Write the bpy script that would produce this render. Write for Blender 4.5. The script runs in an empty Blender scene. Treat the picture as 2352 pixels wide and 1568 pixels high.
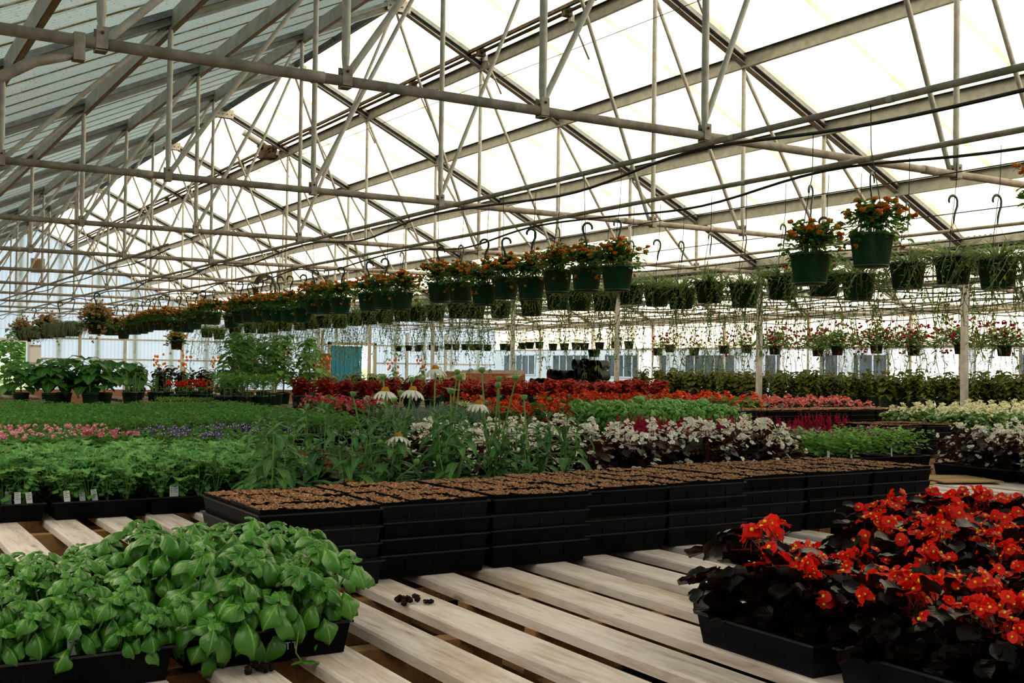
import bpy, math, random
from math import sin, cos, pi, radians, sqrt, atan2
from mathutils import Vector as V, Matrix

CZ = 1.05                      # eye height; measured heights below are relative to the eye
rng = random.Random(7)
U = rng.uniform
COL = bpy.context.scene.collection
scene = bpy.context.scene

# ------------------------------------------------------------------ materials
def lin(h):
    h = h.lstrip('#'); c = [int(h[i:i+2], 16)/255 for i in (0, 2, 4)]
    return tuple((x/12.92 if x <= .04045 else ((x+.055)/1.055)**2.4) for x in c) + (1,)

class NT:
    def __init__(s, name):
        s.m = bpy.data.materials.new(name); s.m.use_nodes = True
        s.t = s.m.node_tree; s.t.nodes.clear(); s.out = s.n('ShaderNodeOutputMaterial')
    def n(s, typ, **k):
        nd = s.t.nodes.new(typ)
        for a, b in k.items():
            if hasattr(nd, a): setattr(nd, a, b)
        return nd
    def l(s, a, b): s.t.links.new(a, b)
    def set(s, nd, **k):
        for a, b in k.items():
            i = nd.inputs[a.replace('_', ' ')]
            if isinstance(b, bpy.types.NodeSocket): s.l(b, i)
            else: i.default_value = b
        return nd
    def noise(s, vec, scale, detail=4, rough=.6, dist=0):
        nd = s.n('ShaderNodeTexNoise'); s.l(vec, nd.inputs['Vector'])
        nd.inputs['Scale'].default_value = scale; nd.inputs['Detail'].default_value = detail
        nd.inputs['Roughness'].default_value = rough; nd.inputs['Distortion'].default_value = dist
        return nd.outputs[0]
    def ramp(s, fac, stops, mode='LINEAR'):
        nd = s.n('ShaderNodeValToRGB'); nd.color_ramp.interpolation = mode
        e = nd.color_ramp.elements
        while len(e) < len(stops): e.new(.5)
        for i, (p, c) in enumerate(stops):
            e[i].position = p; e[i].color = c if not isinstance(c, str) else lin(c)
        s.l(fac, nd.inputs[0]); return nd.outputs[0]
    def mix(s, f, a, b, mode='MIX'):
        nd = s.n('ShaderNodeMix', data_type='RGBA', blend_type=mode)
        for i, v in ((0, f), (6, a), (7, b)):
            if isinstance(v, bpy.types.NodeSocket): s.l(v, nd.inputs[i])
            else: nd.inputs[i].default_value = lin(v) if isinstance(v, str) else v
        return nd.outputs[2]
    def math(s, op, a, b=0.):
        nd = s.n('ShaderNodeMath', operation=op)
        for i, v in ((0, a), (1, b)):
            if isinstance(v, bpy.types.NodeSocket): s.l(v, nd.inputs[i])
            else: nd.inputs[i].default_value = v
        return nd.outputs[0]
    def bump(s, h, strength=.4, dist=.01):
        nd = s.n('ShaderNodeBump'); nd.inputs['Strength'].default_value = strength
        nd.inputs['Distance'].default_value = dist; s.l(h, nd.inputs['Height']); return nd.outputs[0]
    def bsdf(s, color, rough=.5, metal=0., spec=.5, normal=None):
        nd = s.n('ShaderNodeBsdfPrincipled')
        for k, v in (('Base Color', color), ('Roughness', rough), ('Metallic', metal), ('Specular IOR Level', spec)):
            if isinstance(v, bpy.types.NodeSocket): s.l(v, nd.inputs[k])
            elif isinstance(v, str): nd.inputs[k].default_value = lin(v)
            else: nd.inputs[k].default_value = v
        if normal is not None: s.l(normal, nd.inputs['Normal'])
        return nd
    def done(s, sh):
        s.l(sh.outputs[0] if hasattr(sh, 'outputs') else sh, s.out.inputs[0]); return s.m
    def obj(s):
        return s.n('ShaderNodeTexCoord').outputs['Object']
    def rand(s): return s.n('ShaderNodeObjectInfo').outputs['Random']
    def mapping(s, vec, scale=(1, 1, 1), loc=None):
        nd = s.n('ShaderNodeMapping'); s.l(vec, nd.inputs[0]); nd.inputs['Scale'].default_value = scale
        if loc is not None:
            cb = s.n('ShaderNodeCombineXYZ')
            for i in range(3): s.l(loc, cb.inputs[i])
            s.l(cb.outputs[0], nd.inputs['Location'])
        return nd.outputs[0]

def plain(name, col, rough=.5, metal=0., spec=.5, col2=None, scale=8, bump=0.):
    t = NT(name); o = t.obj()
    c = col
    nz = t.noise(o, scale)
    if col2: c = t.ramp(nz, [(.35, col), (.65, col2)])
    nrm = t.bump(nz, bump, .005) if bump else None
    return t.done(t.bsdf(c, rough, metal, spec, nrm))

def mat_leaf(name, c1, c2, vein, rough=.4, transl=.3, spec=.4, edge=None, tcol=None, mid=None, relief=.35):
    """leaf: c1..c2 vary from leaf to leaf; 'vein' on the midrib, side veins in relief; 'mid' an optional centre blotch, 'edge' a rim colour"""
    t = NT(name)
    uv = t.n('ShaderNodeUVMap').outputs[0]
    sx = t.n('ShaderNodeSeparateXYZ'); t.l(uv, sx.inputs[0])
    a = t.math('ABSOLUTE', t.math('SUBTRACT', sx.outputs[0], .5))
    at = t.n('ShaderNodeVertexColor'); at.layer_name = 'vary'
    col = t.mix(at.outputs[0], c1, c2)
    if mid:
        m = t.math('LESS_THAN', t.math('ADD', a, t.math('MULTIPLY', t.math('ABSOLUTE', t.math('SUBTRACT', sx.outputs[1], .45)), .45)), .24)
        col = t.mix(m, col, mid)
    if edge:
        col = t.mix(t.math('GREATER_THAN', a, .43), col, edge)
    rib = t.math('LESS_THAN', a, .03)
    col = t.mix(t.math('MULTIPLY', rib, .8), col, vein)
    v = t.math('SINE', t.math('MULTIPLY', t.math('ADD', sx.outputs[1], t.math('MULTIPLY', a, -.7)), 38.))
    h = t.math('SUBTRACT', t.math('MULTIPLY', v, relief), t.math('MULTIPLY', rib, 1.))
    b = t.bsdf(col, rough, 0, spec, t.bump(h, .5, .0015))
    tr = t.n('ShaderNodeBsdfTranslucent')
    tc = t.mix(.5, col, tcol or vein, 'MIX'); t.l(tc, tr.inputs[0])
    mx = t.n('ShaderNodeMixShader'); mx.inputs[0].default_value = transl
    t.l(b.outputs[0], mx.inputs[1]); t.l(tr.outputs[0], mx.inputs[2])
    return t.done(mx)

def mat_petal(name, c1, c2, transl=.35, rough=.5):
    t = NT(name); at = t.n('ShaderNodeVertexColor'); at.layer_name = 'vary'
    col = t.mix(at.outputs[0], c1, c2)
    b = t.bsdf(col, rough, 0, .35)
    tr = t.n('ShaderNodeBsdfTranslucent'); t.l(col, tr.inputs[0])
    mx = t.n('ShaderNodeMixShader'); mx.inputs[0].default_value = transl
    t.l(b.outputs[0], mx.inputs[1]); t.l(tr.outputs[0], mx.inputs[2])
    return t.done(mx)

def mat_roof(name, axis, tint, dirt, transl, stripes=1.22, off=0., gloss=.3, dark=.0, ribs=0., rc=.82, bs=1.1):
    """corrugated translucent fibreglass: algae bands where the sheets lap, specks between"""
    t = NT(name); o = t.obj(); sp = t.n('ShaderNodeSeparateXYZ'); t.l(o, sp.inputs[0])
    y = sp.outputs[axis]
    wob = t.math('MULTIPLY', t.noise(o, 1.3, 3), .05)
    f = t.math('FRACT', t.math('DIVIDE', t.math('ADD', t.math('ADD', y, wob), off), stripes))
    d = t.math('ABSOLUTE', t.math('SUBTRACT', f, .5))
    band = t.ramp(d, [(0, (1, 1, 1, 1)), (.016, (.85, .85, .85, 1)), (.07, (.3, .3, .3, 1)), (.16, (.0, .0, .0, 1))])
    n2 = t.noise(o, 5, 5, .7)
    spk = t.ramp(t.noise(o, 42, 3, .7), [(.60, (0, 0, 0, 1)), (.68, (1, 1, 1, 1))])
    dirtf = t.math('MINIMUM', t.math('ADD', t.math('MULTIPLY', band, t.math('ADD', t.math('MULTIPLY', n2, bs), .15)), t.math('MULTIPLY', spk, .22 + dark)), 1.)
    big = t.ramp(t.noise(o, .8, 4), [(.3, (.93, .93, .93, 1)), (.7, (1, 1, 1, 1))])
    col = t.mix(1., t.mix(dirtf, tint, dirt), big, 'MULTIPLY')
    if ribs:
        rib_shade = t.ramp(t.math('FRACT', t.math('DIVIDE', y, ribs)), [(0, (rc, rc, rc, 1)), (.35, (1, 1, 1, 1)), (.75, (.95, .95, .97, 1)), (1, (rc, rc, rc, 1))])  # shading of the corrugations painted in as light and dark stripes
        col = t.mix(1., col, rib_shade, 'MULTIPLY')
    df = t.n('ShaderNodeBsdfDiffuse'); t.l(col, df.inputs[0])
    tr = t.n('ShaderNodeBsdfTranslucent'); t.l(col, tr.inputs[0])
    mx = t.n('ShaderNodeMixShader'); mx.inputs[0].default_value = transl
    t.l(df.outputs[0], mx.inputs[1]); t.l(tr.outputs[0], mx.inputs[2])
    return t.done(mx)

def mat_wood(name, stops, knots=True, grain=(26, 2.2, 26)):
    t = NT(name); o = t.obj(); r = t.math('MULTIPLY', t.rand(), 37.)
    m = t.mapping(o, grain, r)
    g = t.noise(m, 3.0, 6, .65, .6)
    big = t.noise(t.mapping(o, (5, 1.5, 5), r), 1.6, 3)
    f = t.math('ADD', t.math('MULTIPLY', g, .6), t.math('MULTIPLY', big, .4))
    col = t.ramp(f, stops)
    h = g
    stain = t.ramp(t.noise(t.mapping(o, (3, 1.2, 3), r), 2.3, 4, .6), [(.55, (0, 0, 0, 1)), (.72, (.6, .6, .6, 1))])
    col = t.mix(stain, col, 'a58a62')
    if knots:
        vo = t.n('ShaderNodeTexVoronoi'); t.l(t.mapping(o, (5., 1.6, 5.), r), vo.inputs['Vector']); vo.inputs['Scale'].default_value = 1.6
        kf = t.ramp(vo.outputs['Distance'], [(.035, (1, 1, 1, 1)), (.05, (.3, .3, .3, 1)), (.075, (.8, .8, .8, 1)), (.11, (0, 0, 0, 1))])
        col = t.mix(t.math('MULTIPLY', kf, .7), col, '5a4a3c')
    return t.done(t.bsdf(col, .75, 0, .25, t.bump(h, .5, .002)))

def mat_soil(name, c=('4a3020', '946444', 'c4936c', 'ead8bc'), sc=260):
    t = NT(name); o = t.obj()
    vo = t.n('ShaderNodeTexVoronoi'); t.l(o, vo.inputs['Vector']); vo.inputs['Scale'].default_value = sc
    col = t.ramp(t.math('FRACT', t.math('MULTIPLY', vo.outputs['Color'], 1.)), [(0, c[0]), (.3, c[1]), (.72, c[2]), (.95, c[3]), (.985, 'f4f0ea')], 'CONSTANT')
    return t.done(t.bsdf(col, .9, 0, .2, t.bump(vo.outputs['Distance'], 1., .004)))

M = {}
M['galv'] = plain('galvanised_tube', 'b0aca4', .5, .1, .4, 'cdc9c1', 14)
M['galv_chord'] = plain('weathered_tube', '8c8276', .6, .05, .4, 'b6ab9e', 11)
M['channel'] = plain('channel_steel', 'a09e92', .5, .1, .4, 'bab8ac', 9)
M['rafter'] = plain('backlit_dark_steel', '2e2f2e', .5, .3, .4, '4a4b49', 12)  # on the right-slope rafters this darkness stands in for backlight
M['rafter_light'] = plain('zinc_rafter_flange', '8b8f90', .5, .3, .4, 'abaeac', 10)
M['rust'] = plain('rusty_steel', '3a3128', .7, .1, .3, '6a543e', 16)
M['hose'] = plain('black_hose', '1a1b1c', .5)
M['wire'] = plain('thin_wire', '4a4640', .5)
M['black'] = plain('black_plastic', '030304', .5, 0, .09, '060607', 6)
M['blackblue'] = plain('faded_black_plastic', '05060a', .45, 0, .16, '0c0e16', 6)
M['lip'] = plain('worn_black_plastic_rim', '1d1d20', .35, 0, .4)
M['soil'] = mat_soil('potting_mix')
M['soil_dark'] = mat_soil('moist_potting_mix', ('0a0604', '1d110a', '3a2415', '6e5238'), 240)
M['greenpot'] = plain('green_plastic', '0a3a28', .34, 0, .6, '0d442f', 3)
M['darkpot'] = plain('dark_green_plastic', '0c2c20', .36, 0, .5, '143828', 3)
M['slat'] = mat_wood('bleached_board', [(.30, '8f8078'), (.40, 'c0b0ac'), (.52, 'dacdcc'), (.7, 'e8dee0')])
M['wood'] = mat_wood('raw_lumber', [(.3, '6b4a30'), (.5, '8e6844'), (.7, 'a9855c')], False)
M['farwood'] = mat_wood('weathered_deck_wood', [(.3, '776a5c'), (.5, '9a8c7e'), (.7, 'b8aca0')], False)
M['tag'] = plain('white_plant_tag', 'd9dcdf', .5, 0, .4)
M['ink'] = plain('grey_print', '70757c', .6)
M['redink'] = plain('red_print', 'b02a2a', .6)
M['card'] = plain('brown_cardboard', 'a07c55', .85, 0, .2, 'b8946a', 5)
M['plywood'] = plain('brown_panel', '7a5038', .8, 0, .2, '8c6248', 4)
M['teal'] = plain('teal_paint', '1d7f98', .5, 0, .4, '278ba2', 3)
M['white'] = plain('white_paint', 'e8e8ea', .6)
M['greybox'] = plain('pale_grey_enamel', 'b9b9b4', .5)
M['tan'] = plain('tan_enamel', '8e8468', .6)
M['darkglass'] = plain('dark_window_glass', '3b444d', .25, 0, .6, '59626b', 2)
M['bark'] = plain('brown_stem', '4a3322', .8)
M['stem'] = plain('green_stem', '6f9148', .55, 0, .3)
M['redstem'] = plain('red_stem', '6b1d18', .5, 0, .3)
M['vine'] = plain('thin_vine_stem', '5f6a3a', .6)
M['burlap'] = plain('rusty_peat', '3f2013', .95, 0, .1, '70402a', 26, .8)
M['cream'] = plain('cream_panel', 'b3ab90', .7)
M['yellow'] = plain('yellow_stamen', 'f0c818', .6)
M['cone'] = plain('orange_brown_cone', '8c5a12', .8, 0, .2, 'c08a20', 90, .8)
M['chalk'] = plain('white_chalk', 'c9ccd0', .9)

L = {}
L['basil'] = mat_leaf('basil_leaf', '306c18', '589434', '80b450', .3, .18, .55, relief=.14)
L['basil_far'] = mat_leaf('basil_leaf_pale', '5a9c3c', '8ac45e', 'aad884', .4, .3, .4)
L['bronze'] = mat_leaf('bronze_begonia_leaf', '0c0807', '180e0c', '2a1b12', .3, .06, .14, tcol='7a2a10', relief=.08)
L['brown'] = mat_leaf('brown_begonia_leaf', '20130e', '3c261c', '54392a', .38, .18, .3, tcol='7a3a1c', relief=.08)
L['begreen'] = mat_leaf('green_begonia_leaf', '35601f', '5c8a3a', '7da556', .35, .25, .45)
L['kale'] = mat_leaf('kale_leaf', '4a8c46', '84bc6a', 'bcdc94', .6, .3, .2)
L['fine'] = mat_leaf('fine_seedling_leaf', '3a7a30', '6aa648', '90c268', .6, .3, .2)
L['torenia'] = mat_leaf('torenia_leaf', '4c8a2c', '86b84c', 'a5cf70', .5, .3, .3)
L['toreniadk'] = mat_leaf('torenia_leaf_dark', '2f6a28', '5a9036', '86b050', .5, .3, .3)
L['cone'] = mat_leaf('coneflower_leaf', '2f6030', '588c48', '8cae68', .5, .22, .35)
L['redcol'] = mat_leaf('red_coleus_leaf', '5c0a04', '9c2007', 'a02c10', .6, .3, .12, tcol='c82406')
L['grcol'] = mat_leaf('olive_burgundy_coleus_leaf', '5c6a1c', '7d8a2e', '8f9c3c', .5, .28, .3, mid='4a1412')
L['mixcol'] = mat_leaf('olive_coleus_leaf', '4a5c14', '6f7a22', '8a9434', .5, .28, .3, mid='5a2a10')
L['dkcol'] = mat_leaf('dark_coleus_leaf', '1c0d0c', '32201a', '4c5a22', .45, .2, .35, edge='3f5a22', tcol='5a2014')
L['big'] = mat_leaf('broad_leaf', '2a5f1e', '4d8a34', '86b35c', .45, .3, .35)
L['sunf'] = mat_leaf('sunflower_leaf', '4f8033', '7fab52', 'a6c87a', .5, .35, .3)
L['lantana'] = mat_leaf('lantana_leaf', '2f5a22', '5a8a36', '7fa64e', .5, .45, .25)
L['spider'] = mat_leaf('spider_plant_leaf', '3a5c24', '68903c', 'a9bf8a', .45, .4, .3)
L['vine'] = mat_leaf('trailing_vine_leaf', '4a6a26', '7c9a46', '98ae60', .55, .45, .2)
L['moss'] = mat_leaf('grey_moss_strand', '6d7d5c', '93a27e', 'a8b596', .7, .35, .1)
L['grass'] = mat_leaf('blue_grey_leaf', '5c7a62', '86a38a', '9cb8a0', .6, .25, .2)
L['celosia'] = mat_leaf('celosia_leaf', '3c6a24', '62903a', '88aa58', .5, .25, .3)
L['tree'] = mat_leaf('tree_leaf', '2c5222', '5f8a3c', '86a85c', .6, .4, .2)

P = {}
P['red'] = mat_petal('red_petal', 'ea120a', 'ff3420', .45, .5)
P['white'] = mat_petal('white_petal', 'f6f2e4', 'ffffff', .3)
P['cream'] = mat_petal('cream_petal', 'dddcb8', 'f3f1dc', .35)
P['orangered'] = mat_petal('orange_red_petal', 'd82a12', 'ee4a22', .4)
P['pink'] = mat_petal('pink_petal', 'c94a5c', 'e88a8c', .4)
P['hotpink'] = mat_petal('hot_pink_petal', 'c8285a', 'f0a0b4', .4)
P['mixpink'] = mat_petal('mixed_pink_petal', 'c82a28', 'e85a88', .4)
P['violet'] = mat_petal('violet_petal', '2c1048', '6a4aa0', .3)
P['burg'] = mat_petal('burgundy_petal', '7a1440', 'b05a86', .3)
P['magenta'] = mat_petal('magenta_plume', 'a80830', 'd01850', .35, .7)
P['orange'] = mat_petal('orange_petal', 'f2640f', 'ffb838', .45)
P['redger'] = mat_petal('crimson_petal', 'b8082c', 'e02048', .4)
P['peach'] = mat_petal('peach_petal', 'd0985c', 'f2cf9a', .45)
P['yellow'] = mat_petal('yellow_petal', 'd89c12', 'efc030', .4)

# ------------------------------------------------------------------ mesh building
class MB:
    def __init__(s): s.v = []; s.f = []; s.mi = []; s.uv = []; s.c = []; s.mats = []; s.sm = []
    def slot(s, m):
        if m not in s.mats: s.mats.append(m)
        return s.mats.index(m)
    def add(s, vs, fs, m, uvs=None, c=.5, smooth=False):
        b = len(s.v); s.v += [tuple(p) for p in vs]; s.c += [c]*len(vs)
        s.uv += list(uvs) if uvs else [(.5, .5)]*len(vs)
        k = s.slot(m)
        for f in fs: s.f.append(tuple(b+i for i in f)); s.mi.append(k); s.sm.append(smooth)
    def box(s, a, b, m, c=.5, bev=0.):
        x0, y0, z0 = a; x1, y1, z1 = b
        vs = [(x0, y0, z0), (x1, y0, z0), (x1, y1, z0), (x0, y1, z0), (x0, y0, z1), (x1, y0, z1), (x1, y1, z1), (x0, y1, z1)]
        s.add(vs, [(3, 2, 1, 0), (4, 5, 6, 7), (0, 1, 5, 4), (1, 2, 6, 5), (2, 3, 7, 6), (3, 0, 4, 7)], m, c=c)
    def tube(s, pts, r, m, seg=8, caps=True, flat=None, c=.5, cyc=False):
        pts = [V(p) for p in pts]; n = len(pts); vs = []; fs = []
        rr = r if isinstance(r, (list, tuple)) else [r]*n
        ref = V((0, 0, 1)) if abs((pts[-1]-pts[0]).normalized().z if (pts[-1]-pts[0]).length > 1e-6 else 0) < .9 else V((0, 1, 0))
        for i in range(n):
            t = (pts[min(i+1, n-1)]-pts[max(i-1, 0)]).normalized()
            a = t.cross(ref)
            if a.length < 1e-3: a = t.cross(V((1, 0, 0)))
            a.normalize(); b = a.cross(t).normalized()
            fa, fb = flat[i] if flat else (1, 1)
            for k in range(seg):
                w = 2*pi*k/seg; vs.append(pts[i]+a*(cos(w)*rr[i]*fa)+b*(sin(w)*rr[i]*fb))
        for i in range(n-1):
            for k in range(seg):
                k2 = (k+1) % seg; fs.append((i*seg+k, i*seg+k2, (i+1)*seg+k2, (i+1)*seg+k))
        if caps: fs.append(tuple(range(seg-1, -1, -1))); fs.append(tuple((n-1)*seg+k for k in range(seg)))
        s.add(vs, fs, m, c=c, smooth=seg > 4)
    def lathe(s, prof, m, seg=24, c=.5, center=(0, 0, 0), smooth=True):
        vs = []; fs = []; n = len(prof)
        for r, z in prof:
            for k in range(seg):
                w = 2*pi*k/seg; vs.append((center[0]+r*cos(w), center[1]+r*sin(w), center[2]+z))
        for i in range(n-1):
            for k in range(seg):
                k2 = (k+1) % seg; fs.append((i*seg+k, i*seg+k2, (i+1)*seg+k2, (i+1)*seg+k))
        s.add(vs, fs, m, c=c, smooth=smooth)
    def grid(s, x0, x1, y0, y1, nx, ny, zf, m, smooth=True):
        vs = [(x0+(x1-x0)*i/nx, y0+(y1-y0)*j/ny, zf(x0+(x1-x0)*i/nx, y0+(y1-y0)*j/ny)) for j in range(ny+1) for i in range(nx+1)]
        fs = [(j*(nx+1)+i, j*(nx+1)+i+1, (j+1)*(nx+1)+i+1, (j+1)*(nx+1)+i) for j in range(ny) for i in range(nx)]
        s.add(vs, fs, m, smooth=smooth)
    def leaf(s, o, d, n, Ln, W, shape, m, curl=.6, cup=.15, nx=1, c=None, ruffle=0., serr=0.):
        """o base, d direction, n upper side; shape = half widths from base to tip"""
        o = V(o); d = V(d).normalized(); n = V(n); n = (n-d*n.dot(d))
        if n.length < 1e-4: n = d.orthogonal()
        n.normalize(); sd = d.cross(n); ny = len(shape)-1
        vs = []; uvs = []; fs = []; p = o.copy(); st = Ln/ny
        for i in range(ny+1):
            t = i/ny; a = curl*t
            nn = n*cos(a)+d*sin(a); dd = d*cos(a)-n*sin(a)
            if i: p = p+dd*st
            w = shape[i]*W*.5*(1+(serr if i % 2 else -serr))
            for j in range(-nx, nx+1):
                u = j/nx; z = cup*W*u*u + (ruffle*W*sin(i*2.4+j*1.7) if abs(j) == nx else 0)
                vs.append(p+sd*(u*w)+nn*z); uvs.append((.5+.5*u, t))
        w_ = 2*nx+1
        for i in range(ny):
            for j in range(w_-1): fs.append((i*w_+j, i*w_+j+1, (i+1)*w_+j+1, (i+1)*w_+j))
        s.add(vs, fs, m, uvs, rng.random() if c is None else c, smooth=True)
    def blob(s, c0, r, m, sz=1., seg=6, rings=3, c=None):
        vs = []; fs = []
        for i in range(rings+1):
            t = pi*i/rings
            for k in range(seg):
                w = 2*pi*(k+.5*(i % 2))/seg; q = r*U(.85, 1.15)
                vs.append((c0[0]+q*sin(t)*cos(w), c0[1]+q*sin(t)*sin(w), c0[2]+q*cos(t)*sz))
        for i in range(rings):
            for k in range(seg):
                k2 = (k+1) % seg; fs.append((i*seg+k, (i+1)*seg+k, (i+1)*seg+k2, i*seg+k2))
        s.add(vs, fs, m, c=rng.random() if c is None else c, smooth=True)
    def mesh(s, name):
        me = bpy.data.meshes.new(name); me.from_pydata(s.v, [], s.f)
        for m in s.mats: me.materials.append(m)
        me.polygons.foreach_set('material_index', s.mi); me.polygons.foreach_set('use_smooth', s.sm)
        ul = me.uv_layers.new(name='UVMap'); li = [0]*len(me.loops); me.loops.foreach_get('vertex_index', li)
        fl = []
        for i in li: fl += s.uv[i]
        ul.data.foreach_set('uv', fl)
        ca = me.color_attributes.new('vary', 'FLOAT_COLOR', 'POINT'); fc = []
        for c in s.c: fc += (c, c, c, 1)
        ca.data.foreach_set('color', fc)
        me.update(); return me

def ob(name, me, parent=None, loc=(0, 0, 0), rz=0., sc=None, label=None):
    if isinstance(me, MB): me = me.mesh(name)
    o = bpy.data.objects.new(name, me); COL.objects.link(o)
    o.location = loc; o.rotation_euler = (0, 0, rz)
    if sc: o.scale = (sc,)*3 if not isinstance(sc, tuple) else sc
    if parent: o.parent = parent
    if label: o['label'] = label
    return o
def tag(o, label, cat, group=None, kind=None):
    o['label'] = label; o['category'] = cat
    if group: o['group'] = group
    if kind: o['kind'] = kind
    return o
def thing(name, label, cat, loc=(0, 0, 0), rz=0., group=None, sc=None, kind=None):
    o = bpy.data.objects.new(name, None); COL.objects.link(o); o.empty_display_size = .05
    o.location = loc; o.rotation_euler = (0, 0, rz)
    if sc: o.scale = (sc,)*3
    return tag(o, label, cat, group, kind)
def struct(name, me, loc=(0, 0, 0)):
    o = ob(name, me, None, loc); o['kind'] = 'structure'; return o
ORD = ['first', 'second', 'third', 'fourth', 'fifth', 'sixth', 'seventh', 'eighth', 'ninth', 'tenth', 'eleventh', 'twelfth',
       'thirteenth', 'fourteenth', 'fifteenth', 'sixteenth', 'seventeenth', 'eighteenth', 'nineteenth', 'twentieth']
def ordn(i):
    if i < 20: return ORD[i]
    if (i+1) % 10 == 0: return {3: 'thirtieth', 4: 'fortieth', 5: 'fiftieth'}[(i+1)//10]
    return {2: 'twenty', 3: 'thirty', 4: 'forty', 5: 'fifty'}[(i+1)//10] + ('-'+ORD[(i+1) % 10-1] if (i+1) % 10 else '')

# ------------------------------------------------------------------ camera
cd = bpy.data.cameras.new('camera'); cam = bpy.data.objects.new('camera', cd); COL.objects.link(cam)
yaw, pit, rol = radians(31.1106), radians(1.2399), radians(.7961)
F = V((sin(yaw)*cos(pit), cos(yaw)*cos(pit), sin(pit))); R0 = V((cos(yaw), -sin(yaw), 0)); U0 = R0.cross(F)
R = R0*cos(rol)+U0*sin(rol); Up = R.cross(F)
cam.matrix_world = Matrix(((R.x, Up.x, -F.x, 0), (R.y, Up.y, -F.y, 0), (R.z, Up.z, -F.z, CZ), (0, 0, 0, 1)))
cd.sensor_width = 36; cd.lens = 2587.17*36/2352; cd.clip_start = .05; cd.clip_end = 500
scene.camera = cam

# ------------------------------------------------------------------ building
S = 3.66; Y1 = 5.5176; YW = 42.1; YS = -5.46
HC = 1.4865+CZ; HR = 4.5442+CZ; HE = 1.60+CZ
XR = 5.996; XE0 = -.19; XE1 = 12.18; P0 = 1.2329; XJ0 = 1.0492
K = (HR-HE)/(XE1-XR)
BAY = XE1-XE0

def corrugated(x0, z0, x1, z1, y0, y1, mat, pitch=.0762, amp=.011):
    mb = MB(); n = int((y1-y0)/pitch)*4; vs = []; fs = []
    nx, nz = V((z0-z1, 0, x1-x0)).normalized().x, V((z0-z1, 0, x1-x0)).normalized().z
    for i in range(n+1):
        y = y0+(y1-y0)*i/n; a = amp*sin(i*pi/2)
        for (x, z) in ((x0, z0), ((x0+x1)/2, (z0+z1)/2), (x1, z1)): vs.append((x+nx*a, y, z+nz*a))
    for i in range(n):
        for j in (0, 1): b = i*3+j; fs.append((b, b+1, b+4, b+3))
    mb.add(vs, fs, mat, smooth=True); return mb
ROOF_L = mat_roof('fibreglass_roof_shaded_slope', 1, '919a8c', '40360f', .55, S/6, -Y1+S/6, dark=.35, ribs=.038, rc=.60, bs=1.9)  # shade of this slope put into a darker tint; brown bands are dirt
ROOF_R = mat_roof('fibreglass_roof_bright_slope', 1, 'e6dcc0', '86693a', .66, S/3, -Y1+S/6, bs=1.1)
WALLM = mat_roof('fibreglass_gable', 0, 'b9c4d4', '70745a', .6, 1.3, .3, ribs=.13, bs=1.5)
for b in (-1, 0, 1):
    x0 = XE0+b*BAY; xm = XR+b*BAY; x1 = XE1+b*BAY
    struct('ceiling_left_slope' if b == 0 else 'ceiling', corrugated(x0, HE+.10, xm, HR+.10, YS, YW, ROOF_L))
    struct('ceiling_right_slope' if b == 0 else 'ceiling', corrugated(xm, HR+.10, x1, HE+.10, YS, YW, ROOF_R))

def gable_wall(y, name, holes, b0=-1, b1=1):
    """corrugated upright sheets, each column clipped under the roof, with rectangular openings"""
    mb = MB(); vs = []; fs = []; xs = XE0+b0*BAY; xe = XE1+b1*BAY; p = .13; n = int((xe-xs)/p)
    cuts = sorted({h for q in holes for h in (q[0], q[1])})
    grid_ = [xs+(xe-xs)*i/n for i in range(n+1)]
    for c_ in cuts:
        k = min(range(len(grid_)), key=lambda i: abs(grid_[i]-c_)); grid_[k] = c_
    def top(x):
        u = (x-XE0) % BAY; return HE+.09+K*min(u, BAY-u)
    for i in range(len(grid_)-1):
        xa, xb = grid_[i], grid_[i+1]; xm = (xa+xb)/2; seg = [(0., None)]
        lo = 0.
        for q in holes:
            if q[0]-1e-6 <= xa and xb <= q[1]+1e-6: lo = q[2]
        a = 0.
        ta, tb = top(xa), top(xb-1e-6 if abs((xb-XE0) % BAY) < 1e-4 else xb)
        bb = len(vs); vs += [(xa, y-a, lo), (xb, y+a, lo), (xb, y+a, tb), (xa, y-a, ta)]; fs.append((bb, bb+1, bb+2, bb+3))
    mb.add(vs, fs, WALLM); return struct(name, mb)
gable_wall(YW, 'wall_back', [(4.6, 5.75, .62+CZ), (16.95, 18.82, .73+CZ)])
gable_wall(YS, 'wall_front', [])

# ground
gm = NT('mulch_ground'); o_ = gm.obj()
vo = gm.n('ShaderNodeTexVoronoi'); gm.l(gm.mapping(o_, (60, 34, 40)), vo.inputs['Vector'])
gc = gm.ramp(gm.math('FRACT', vo.outputs['Color']), [(0, '2a170c'), (.25, '6a3e20'), (.6, '93602f'), (.88, 'b98a54'), (.97, 'dcc090')], 'CONSTANT')
gmat = gm.done(gm.bsdf(gc, .95, 0, .1, gm.bump(vo.outputs['Distance'], 1., .01)))
fl = MB(); fl.grid(XE0-BAY, XE1+BAY, YS, YW, 60, 60, lambda x, y: .012*sin(x*3.1)*cos(y*2.7), gmat)
struct('floor', fl)
om = NT('lawn_ground'); oc = om.ramp(om.noise(om.obj(), .35, 6, .7), [(.35, '4f6a35'), (.6, '8a9468'), (.75, 'b5b0a0')])
omat = om.done(om.bsdf(oc, .95, 0, .1))
gr = MB(); gr.grid(-120, 160, -60, 220, 20, 20, lambda x, y: -.03, omat)
struct('ground_outside', gr)

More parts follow.
